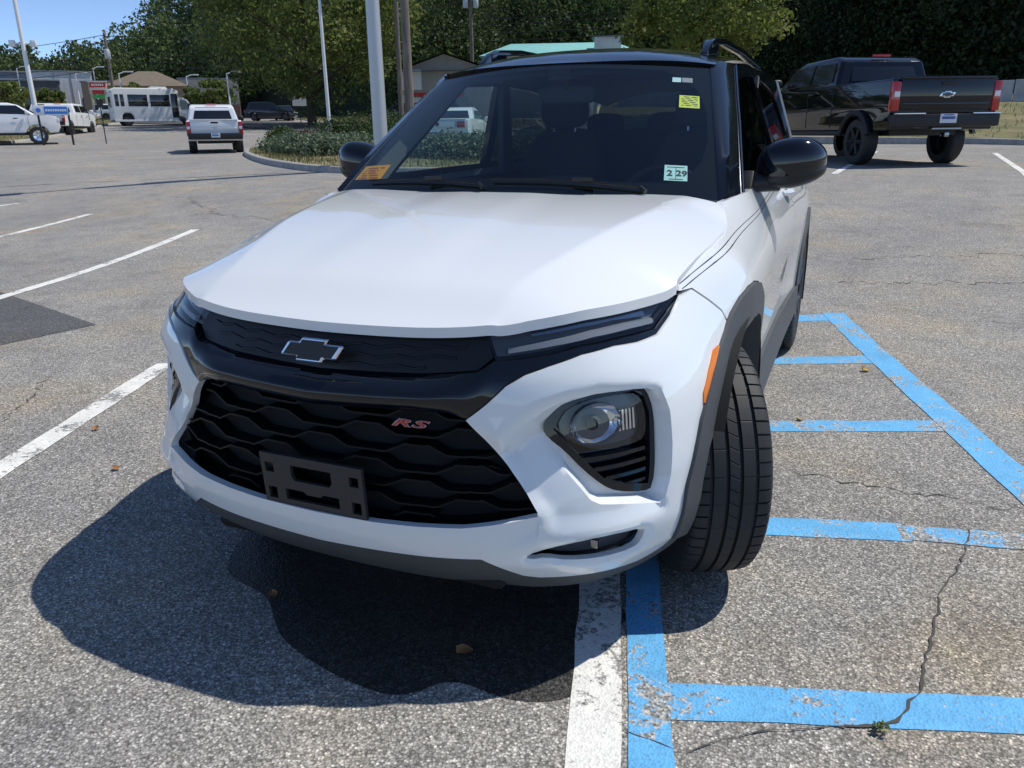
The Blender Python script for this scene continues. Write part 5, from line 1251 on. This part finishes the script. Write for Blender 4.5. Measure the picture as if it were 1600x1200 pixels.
# white pickup seen from its side at the left edge, heading right
pickup(-39.4,21.5,rad(-36),'white pickup with bright chrome wheels parked nose to the blue sign',5.85,1.02,1.95,3.7,1.15,.42,1.36,2.05,'white',rim=M['chrome'],hoodz=1.34)
pickup(-43.6,31.3,rad(33),'white pickup with dark rear bumper parked behind the blue sign',5.7,1.02,1.92,3.7,1.1,.40,1.32,2.0,'white',hoodz=1.30)
def small_car(x,y,rz,label,paint,L_=4.6,W=.92,H=1.48,belt=.95,cat='car',suv=False,R_=.33,group=None,fast=False,z=None,name='parked_car'):
    z=T_(x,y) if z is None else z; t=empty(name,(x,y,z),rz,label,cat,group); P=VM[paint]; y1,y2=.85,L_-.95; ar=R_*1.17; zb=.24
    body=[(.10,zb+.05),(y1-ar,zb)]+[(y1-ar*math.cos(a),R_+ar*math.sin(a)) for a in np.linspace(.35,math.pi-.35,8)]+[(y1+ar,zb-.02),(y2-ar,zb-.02)]+[(y2-ar*math.cos(a),R_+ar*math.sin(a)) for a in np.linspace(.35,math.pi-.35,8)]+[(y2+ar,zb),(L_-.1,zb+.05),(L_,zb+.25),(L_-.05,belt-.32),(L_-.2,belt-.20),(L_-1.45,belt),(.55,belt+.05),(.06,belt-(.02 if suv else .0)),(0,belt-.3)]
    wb_=lambda yy,zz: W-.04*max(0,zz-.6)-.05*max(0,.5-zz)-.12*max(0,yy-(L_-.5))-.10*max(0,.4-yy)
    tprism(body,wb_).build('body',P,t,bev=.04)
    r0,r1=(.25,.45) if suv else (.95,1.55)
    cab=[(r0-.05,belt-.02),(L_-1.35,belt-.03),(L_-2.15,H-.06),(L_-2.6,H),(r1+.25,H-.01),(r1,H-.06)]
    wc=lambda yy,zz: W-.02-.42*max(0,zz-belt)
    tprism(cab,wc).build('cabin',P,t,bev=.05)
    for s in (-1,1):
        pane(t,'side_window',[(r0+.30,belt+.05),((r0+L_-1.4)/2,belt+.05),((r0+L_-1.4)/2,H-.10),(r1+.15,H-.11)],wc,VM['glass'],s); pane(t,'side_window',[((r0+L_-1.4)/2+.08,belt+.05),(L_-1.62,belt+.04),(L_-2.2,H-.12),((r0+L_-1.4)/2+.08,H-.10)],wc,VM['glass'],s)
        if not fast: MB().box((s*(W-.20),.01,belt-.14),(.30,.10,.14)).build('tail_lamp',VM['red'],t,bev=.02)
        else:
            for k in range(3): MB().box((s*(W-.17-.085*k),.005,belt-.13),(.055,.10,.17)).build('tail_lamp',VM['red'],t,bev=.008)
        MB().box((s*(W-.2),L_-.06,belt-.30),(.3,.1,.12)).build('headlamp',VM['lamp'],t,bev=.02)
        V,F=superell((s*(W+.08),L_-1.65,belt+.06),(.10,.06,.07),3,12,8); mk('door_mirror',V,F,P,t,True,80)
    def gl(n_,a,b,o):
        MB().add([(-W+.16,a[0],a[1]),(W-.16,a[0],a[1]),(W-.30,b[0],b[1]),(-W+.30,b[0],b[1]),(-W+.16,a[0]+o,a[1]-.03),(W-.16,a[0]+o,a[1]-.03),(W-.30,b[0]+o,b[1]-.03),(-W+.30,b[0]+o,b[1]-.03)],[(0,1,2,3),(7,6,5,4),(0,4,5,1),(1,5,6,2),(2,6,7,3),(3,7,4,0)]).build(n_,VM['glass'],t)
    gl('rear_window',(r0-.01,belt+.06),(r1-.02,H-.08),.06); gl('windscreen',(L_-1.34,belt+.02),(L_-2.14,H-.07),-.06)
    pl=MB().box((0,-.01,belt-.42),(.31,.02,.15)).build('licence_plate',VM['plate'],t,bev=.004)
    MB().box((0,.05,zb+.14),(2*W-.14,.16,.20)).build('rear_bumper',VM['trim'] if not fast else P,t,bev=.03)
    MB().box((0,L_/2,zb),(1.2,L_-1.2,.14)).build('chassis',VM['trim'],t)
    if fast:
        MB().box((0,.12,belt+.10),(2*W-.18,.22,.03)).build('rear_spoiler',VM['trim'],t,bev=.01); MB().box((0,-.012,belt-.13),(1.05,.02,.17)).build('tail_panel',P,t,bev=.006)
        MB().lathe([(.001,0),(.055,0),(.055,-.012),(.001,-.012)],14,'y',(0,-.02,belt-.12)).build('round_emblem',VM['trim'],t)
    wheel_set(t,[(s*(W-.12),yy) for s in (-1,1) for yy in (y1,y2)],R_,.22,M['alloy'],20); return t
small_car(-10.2,18.5,.30,'pale sports coupe with spoiler and triple tail lamps, seen through the windscreen','mint',4.75,.95,1.38,.98,fast=True,name='sports_coupe',z=.68)
small_car(-53.2,59.4,rad(-60),'dark SUV parked across the road beyond the silver white pickup','navy',4.7,.95,1.70,1.02,suv=True,group='cars beyond the road')
small_car(-51.0,62.3,rad(40),'dark car with lit red tail lamps beside the dark SUV','navy',4.6,.92,1.48,.95,group='cars beyond the road')
small_car(-66.5,54.0,rad(-50),'white car parked beyond the road behind the white pickup','white',4.7,.93,1.55,.98,suv=True,group='cars beyond the road')
small_car(-72.0,57.8,rad(-50),'grey SUV parked beyond the road left of the pylon sign','grey',4.7,.93,1.68,1.02,suv=True,group='cars beyond the road')
small_car(-64.8,57.2,rad(-45),'white car parked under the pylon sign','white',4.6,.92,1.46,.95,group='cars beyond the road')
small_car(-75.5,53.6,rad(-52),'white SUV parked behind the white pickup with dark bumper','white',4.8,.95,1.7,1.02,suv=True,group='cars beyond the road')
small_car(-64.5,46.5,rad(-48),'white car roof showing behind the white pickup with chrome wheels','white',4.6,.92,1.5,.95,group='cars beyond the road')
small_car(-28,55.5,rad(120),'dark car parked under the branches of the shade tree','navy',4.7,.95,1.66,1.02,suv=True,group='cars beyond the road')
small_car(-33,58.5,rad(120),'dark car parked behind the slim white lamp post','navy',4.7,.95,1.66,1.02,suv=True,group='cars beyond the road')
# ---- shuttle bus
def bus(x,y,rz):
    WELL=MB().box((0,2.6,.8),(1.7,4.6,.7)); t=empty('shuttle_bus',(x,y,T_(x,y)),rz,'white shuttle minibus with dark windows stopped ahead of the silver white pickup','bus'); WELL.build('wheel_well',VM['trim'],t); P=mat('bus_white',(.70,.71,.70),.45); 
    body=[(0,.42),(.55,.42),(.60,.75),(.78,.95),(1.22,.95),(1.40,.75),(1.45,.42),(4.9,.42),(4.9,2.60),(4.6,2.78),(.25,2.78),(0,2.60)]
    MB().prism(body,-1.1,1.1).build('body',P,t,bev=.08,seg=3)
    MB().prism([(4.85,.45),(6.7,.45),(6.75,1.05),(6.1,1.22),(5.55,1.95),(5.2,2.15),(4.85,2.2)],-.95,.95).build('cab',P,t,bev=.07,seg=3)
    for s in (-1,1):
        for a,b in ((.22,.48),(.60,.86),(1.15,2.55),(2.75,4.2)): MB().prism([(a,1.45),(b,1.45),(b,2.30),(a,2.30)],s*1.085,s*1.115).build('side_window',VM['glass'],t,bev=.01)
        MB().prism([(5.0,1.25),(5.85,1.25),(5.45,1.9),(5.0,1.95)],s*.94,s*.97).build('cab_window',VM['glass'],t); MB().prism([(0.02,.30),(4.9,.30),(4.9,.45),(0.02,.45)],s*1.07,s*1.112).build('skirt',P,t,bev=.01)
        V,F=superell((s*1.2,5.7,1.5),(.12,.08,.2),3,12,8); mk('door_mirror',V,F,VM['trim'],t,True,80)
        for z_ in (1.0,2.45): MB().box((s*.95,-.012,z_),(.12,.03,.12)).build('tail_lamp',VM['red'],t,bev=.01)
    MB().prism([(4.3,.6),(4.78,.6),(4.78,2.4),(4.3,2.4)],1.09,1.12).build('entry_door',VM['glass'],t,bev=.01)
    MB().box((0,-.012,1.75),(1.2,.03,.8)).build('rear_window',VM['glass'],t,bev=.02); MB().box((0,2.2,.42),(1.6,4.0,.2)).build('chassis',VM['trim'],t)
    MB().box((0,3.6,2.86),(1.0,1.2,.16)).build('roof_unit',P,t,bev=.05)
    wheel_set(t,[(s*.9,yy) for s in (-1,1) for yy in (1.0,5.75)],.38,.25,M['alloy'],20)
bus(-52.9,43.9,rad(-32))
# ---- signs
SB=mat('sign_blue',(.04,.20,.62),.45); SWH=mat('sign_white',(.75,.76,.78),.5); SRED=mat('sign_red',(.62,.03,.03),.5); SGRN=mat('sign_green',(.03,.40,.08),.5); SBEI=mat('sign_beige',(.55,.47,.35),.7)
t=empty('dealer_sign',(-34.7,25.0,T_(-34.7,25)+.05),rad(49),'blue and white low sign board on a post in front of the white pickups','sign')
MB().box((-.05,0,1.55),(1.45,.10,.46)).build('board',SWH,t,bev=.02); MB().box((.16,-.055,1.55),(.98,.012,.34)).build('blue_panel',SB,t); MB().lathe([(.001,0),(.11,0),(.11,-.012),(.001,-.012)],8,'y',(-.58,-.05,1.55)).build('star_mark',SB,t)
mb=MB()
for k in range(9): mb.box((-.24+.10*k,-.063,1.55),(.07,.006,.10))
o=mb.build('sign_lettering',SWH,t,smooth=False); o['kind']='stuff'
for x in (-.62,.66): MB().box((x,.0,.75),(.09,.09,1.7)).build('post',VM['trim'],t)
t=empty('pylon_sign',(-86.9,71.6,T_(-86.9,71.6)),rad(42),'beige pylon sign with red and green panels between lamp posts','sign'); t.scale=(.78,.78,.74)
for x in (-1.0,1.0): MB().box((x,0,2.1),(.42,.5,4.2)).build('pillar',SBEI,t,bev=.03)
MB().box((0,0,5.05),(2.6,.6,1.9)).build('head',SBEI,t,bev=.04); MB().box((0,-.31,5.55),(2.35,.06,.72)).build('red_panel',SRED,t); MB().box((0,-.34,4.86),(2.5,.08,.14)).build('divider',SWH,t)
MB().box((0,-.31,4.40),(1.7,.06,.62)).build('red_panel',SRED,t); MB().box((0,-.1,3.72),(1.7,.5,.58)).build('green_panel',SGRN,t); MB().box((0,0,6.07),(2.8,.7,.14)).build('cap',SWH,t)
mb=MB()
for k in range(6): mb.box((-.75+.3*k,-.345,5.55),(.2,.01,.32))
o=mb.build('sign_lettering',SWH,t,smooth=False); o['kind']='stuff'
t=empty('road_sign',(-44.9,56.9,T_(-44.9,56.9)),rad(45),'small white sign board under the shade tree','sign'); MB().box((0,0,1.8),(1.2,.06,.75)).build('board',SWH,t); MB().box((0,.05,.9),(.08,.08,1.8)).build('post',VM['trim'],t)
t=empty('road_sign',(-33.7,26.9,T_(-33.7,26.9)),rad(49),'thin sign post seen edge on at the kerb of the grass strip','sign'); MB().box((0,0,1.9),(.28,.03,.40)).build('board',VM['trim'],t); MB().box((0,.03,1.0),(.05,.05,2.0)).build('post',VM['trim'],t)
MB_=MB().box((0,0,.6),(.9,.9,1.2)); t=MB_.build('utility_cabinet',mat('cabinet_blue',(.16,.30,.36),.6),None,bev=.05,loc=(-71.3,61.8,T_(-71.3,61.8))); tag(t,'blue grey utility cabinet at the foot of the white lamp post','cabinet')
# ---- barrier behind the black pickup
BAR=mat('barrier_concrete',(.40,.40,.41),.8); co=coords(BAR); L(BAR,ramp(BAR,noise(BAR,co,2,5),[(.3,(.30,.30,.31)),(.7,(.47,.47,.47))]),BS(BAR).inputs['Base Color'])
for k in range(11):
    x=-10+5.02*k; y=44.2-.10*x; t=MB().prism([(-.30,0),(.30,0),(.26,.15),(.13,.35),(.10,1.05),(-.10,1.05),(-.13,.35),(-.26,.15)],-2.5,2.5).build('concrete_barrier',BAR,None,bev=.015,loc=(x,y,float(bank(x,44))-.02),rz=math.atan(-.10)); tag(t,'grey concrete barrier section on top of the grass bank','barrier','concrete barriers on the bank')
# ================================================================== buildings
def brickmat(name,c0,c1,mort,sc=3.0):
    m=mat(name,c0,.85); co=coords(m); b=N(m,'ShaderNodeTexBrick'); b.inputs['Color1'].default_value=(*c0,1); b.inputs['Color2'].default_value=(*c1,1); b.inputs['Mortar'].default_value=(*mort,1); b.inputs['Scale'].default_value=sc
    mp=N(m,'ShaderNodeCombineXYZ'); s=N(m,'ShaderNodeSeparateXYZ'); L(m,co,s.inputs[0]); ad=N(m,'ShaderNodeMath',operation='ADD'); L(m,s.outputs[0],ad.inputs[0]); L(m,s.outputs[1],ad.inputs[1]); L(m,ad.outputs[0],mp.inputs[0]); L(m,s.outputs[2],mp.inputs[1]); L(m,mp.outputs[0],b.inputs[0]); L(m,b.outputs[0],BS(m).inputs['Base Color']); return m
def plain(name,c,v=.12):
    m=mat(name,c,.8); co=coords(m); L(m,ramp(m,noise(m,co,1.2,5),[(.3,tuple(x*(1-v) for x in c)),(.7,tuple(min(1,x*(1+v)) for x in c))]),BS(m).inputs['Base Color']); return m
WHT=plain('white_cladding',(.62,.62,.60)); GRY=plain('grey_cladding',(.22,.24,.27)); BRN=brickmat('brown_brick',(.25,.17,.115),(.30,.21,.145),(.33,.27,.21)); RBR=brickmat('red_brick',(.30,.13,.085),(.36,.17,.11),(.36,.28,.22)); ROOFB=plain('brown_shingles',(.17,.135,.10)); DKB=plain('dark_cladding',(.07,.08,.085)); TEAL=plain('teal_metal_roof',(.20,.47,.46),.06); SIDING=plain('grey_siding',(.33,.32,.30)); BEI=plain('beige_stucco',(.50,.46,.39))
def building(name,x,y,rz,w,d,h,wall,label,parts=(),roof=None,z=None):
    z=T_(x,y)-.3 if z is None else z; t=empty(name,(x,y,z),rz,label,'building'); MB().box((0,d/2,h/2),(w,d,h)).build('wall',wall,t)
    if roof=='flat': MB().box((0,d/2,h+.12),(w+.3,d+.3,.24)).build('parapet',GRY,t,bev=.03)
    if roof=='hip':
        o=.6; V=[(-w/2-o,-o,h),(w/2+o,-o,h),(w/2+o,d+o,h),(-w/2-o,d+o,h),(-w*.12,d/2,h+w*.22),(w*.12,d/2,h+w*.22)]; MB().add(V,[(0,1,5,4),(1,2,5),(2,3,4,5),(3,0,4),(3,2,1,0)]).build('roof',ROOFB,t)
    if roof and roof[0]=='gable':
        rh,rm=roof[1],roof[2]; o=.5; V=[(-w/2-o,-o,h),(w/2+o,-o,h),(w/2+o,d+o,h),(-w/2-o,d+o,h),(0,-o,h+rh),(0,d+o,h+rh)]
        MB().add(V,[(0,4,5,3),(4,1,2,5),(0,3,2,1)]).build('roof',rm,t); MB().prism([(-w/2,h),(w/2,h),(0,h+rh*.93)],-.02,.15,'y').build('gable_wall',wall,t)
    for (nm,cx,cz,ww,hh,m) in parts: MB().box((cx,-.03,cz),(ww,.10,hh)).build(nm,m,t)
    return t
win=lambda cx,cz,w_,h_:('window',cx,cz,w_,h_,VM['glass'])
building('warehouse',-128.5,99.4,rad(52),9.5,12,8.2,WHT,'tall grey and white box building behind the thin lamp posts',[('brick_base',0,1.0,9.5,2.4,RBR),('joint',-1.2,5,.12,6,GRY),('joint',1.4,5,.12,6,GRY),win(-3,3.2,1.0,1.6),win(3.2,3.2,1.0,1.6)],'flat')
building('warehouse',-133.6,93.2,rad(52),7.5,12,8.0,GRY,'grey wing attached to the white box building',[],'flat')
building('low_building',-124,80,rad(52),24,10,5.9,DKB,'low dark building behind the round young tree',[win(-4,2.2,3,1.8),win(2,2.2,3,1.8),win(7,2.2,2,1.8)],'flat')
building('brick_store',-107,96.5,rad(24),19,14,5.9,BRN,'long brown brick store with flat roof behind the pylon sign',[win(-6,2.0,2.2,1.8),win(-2,2.0,2.2,1.8),win(4,2.0,2.2,1.8),('sign_band',4,4.4,4,.7,SWH)],'flat')
building('hip_roof_store',-99.5,91.0,rad(44),11,10,5.0,BRN,'brown store with hipped shingle roof behind the bus',[win(-4,2.2,2,2.2),win(0,2.2,2,2.2),win(4,2.2,2,2.2),('awning',0,3.6,8,.4,SWH)],'hip')
building('beige_store',-97,101,rad(40),9,9,6.2,BEI,'beige flat roofed store right of the hipped roof',[('brick_base',0,1.2,9,2.4,RBR),win(-2,3.2,1.6,1.6),win(2,3.2,1.6,1.6)],'flat')
building('gable_shop',-33.8,63.5,rad(20),8.5,10,4.6,SIDING,'grey gabled building behind the wooden utility poles',[('shop_sign',-3.1,3.9,2.0,1.7,SWH),('red_band',-.8,2.6,5,.4,SRED),('white_front',-3.2,1.3,2.0,2.6,WHT),win(1,1.6,2,1.6)],('gable',1.5,DKB))
t=building('teal_roof_building',-27.5,77.0,rad(20),15.5,11,6.2,BEI,'beige building with teal metal roof above the white SUV',[win(-4,5.2,1.4,1.5),win(0,5.2,1.4,1.5),win(4,5.2,1.4,1.5)])
V=[(-8.4,-.8,6.2),(8.4,-.8,6.2),(8.4,11.8,6.2),(-8.4,11.8,6.2),(-5.5,5.5,7.9),(5.5,5.5,7.9)]
MB().add(V,[(0,1,5,4),(1,2,5),(2,3,4,5),(3,0,4),(3,2,1,0)]).build('roof',TEAL,t)
MB().box((4.6,1.2,7.0),(2.6,2.2,1.9)).build('dormer',WHT,t); MB().box((4.6,1.2,7.9),(3.0,2.6,.14)).build('dormer_roof',GRY,t)
# ---- small things on the ground
LEAFB=mat('dry_leaf',(.30,.15,.06),.7); LEAFY=mat('dry_leaf_yellow',(.50,.34,.10),.7)
def leaf(x,y,s,rz,m,label):
    V=[];F=[]
    for i in range(5):
        t=i/4; w_=math.sin(math.pi*min(1,t*1.05))*.42*s+.002
        for k in (-1,0,1): V.append((k*w_,(t-.5)*s,.014*s/.05*abs(k)*(.5+t)+.10*s*t*t))
    for i in range(4):
        for k in range(2): F.append((i*3+k,i*3+k+1,i*3+4+k,i*3+3+k))
    o=mk('fallen_leaf',V,F,m,None,True,80,loc=(x,y,float(terrain(x,y))+.003),rz=rz); tag(o,label,'leaf','fallen leaves on the asphalt')
for (x,y,s,r,m,lab) in [(-1.97,-.01,.035,.4,LEAFB,'brown leaf lying on the bay line beside the car shadow'),(-1.50,-.30,.03,1.4,LEAFB,'brown leaf between the bay line and the car shadow'),(.34,-.80,.045,2.2,LEAFB,'crumpled brown leaf in the shadow under the front bumper'),(1.30,2.24,.045,.9,LEAFY,'yellow leaf beside the hatch bar near the rear wheel'),(1.02,1.30,.03,2.0,LEAFY,'yellow leaf on the hatch bar near the front tyre'),(-.30,-.78,.03,1.0,LEAFB,'brown leaf on the shadow-darkened damp patch')]: leaf(x,y,s,r,m,lab)
WEED=leafmat('weed_blades',(.16,.19,.07),(.30,.31,.14),3,.2)
rng=np.random.default_rng(9); V,F=leaves([(0,0,.012)],[(.020,.016,.008)],45,.014,rng,shell_=.1); o=fast_mesh('weed',V,F,WEED); o.location=(1.325,-.69,.004); tag(o,'small green weed growing from the crack in the blue hatch bar','weed')
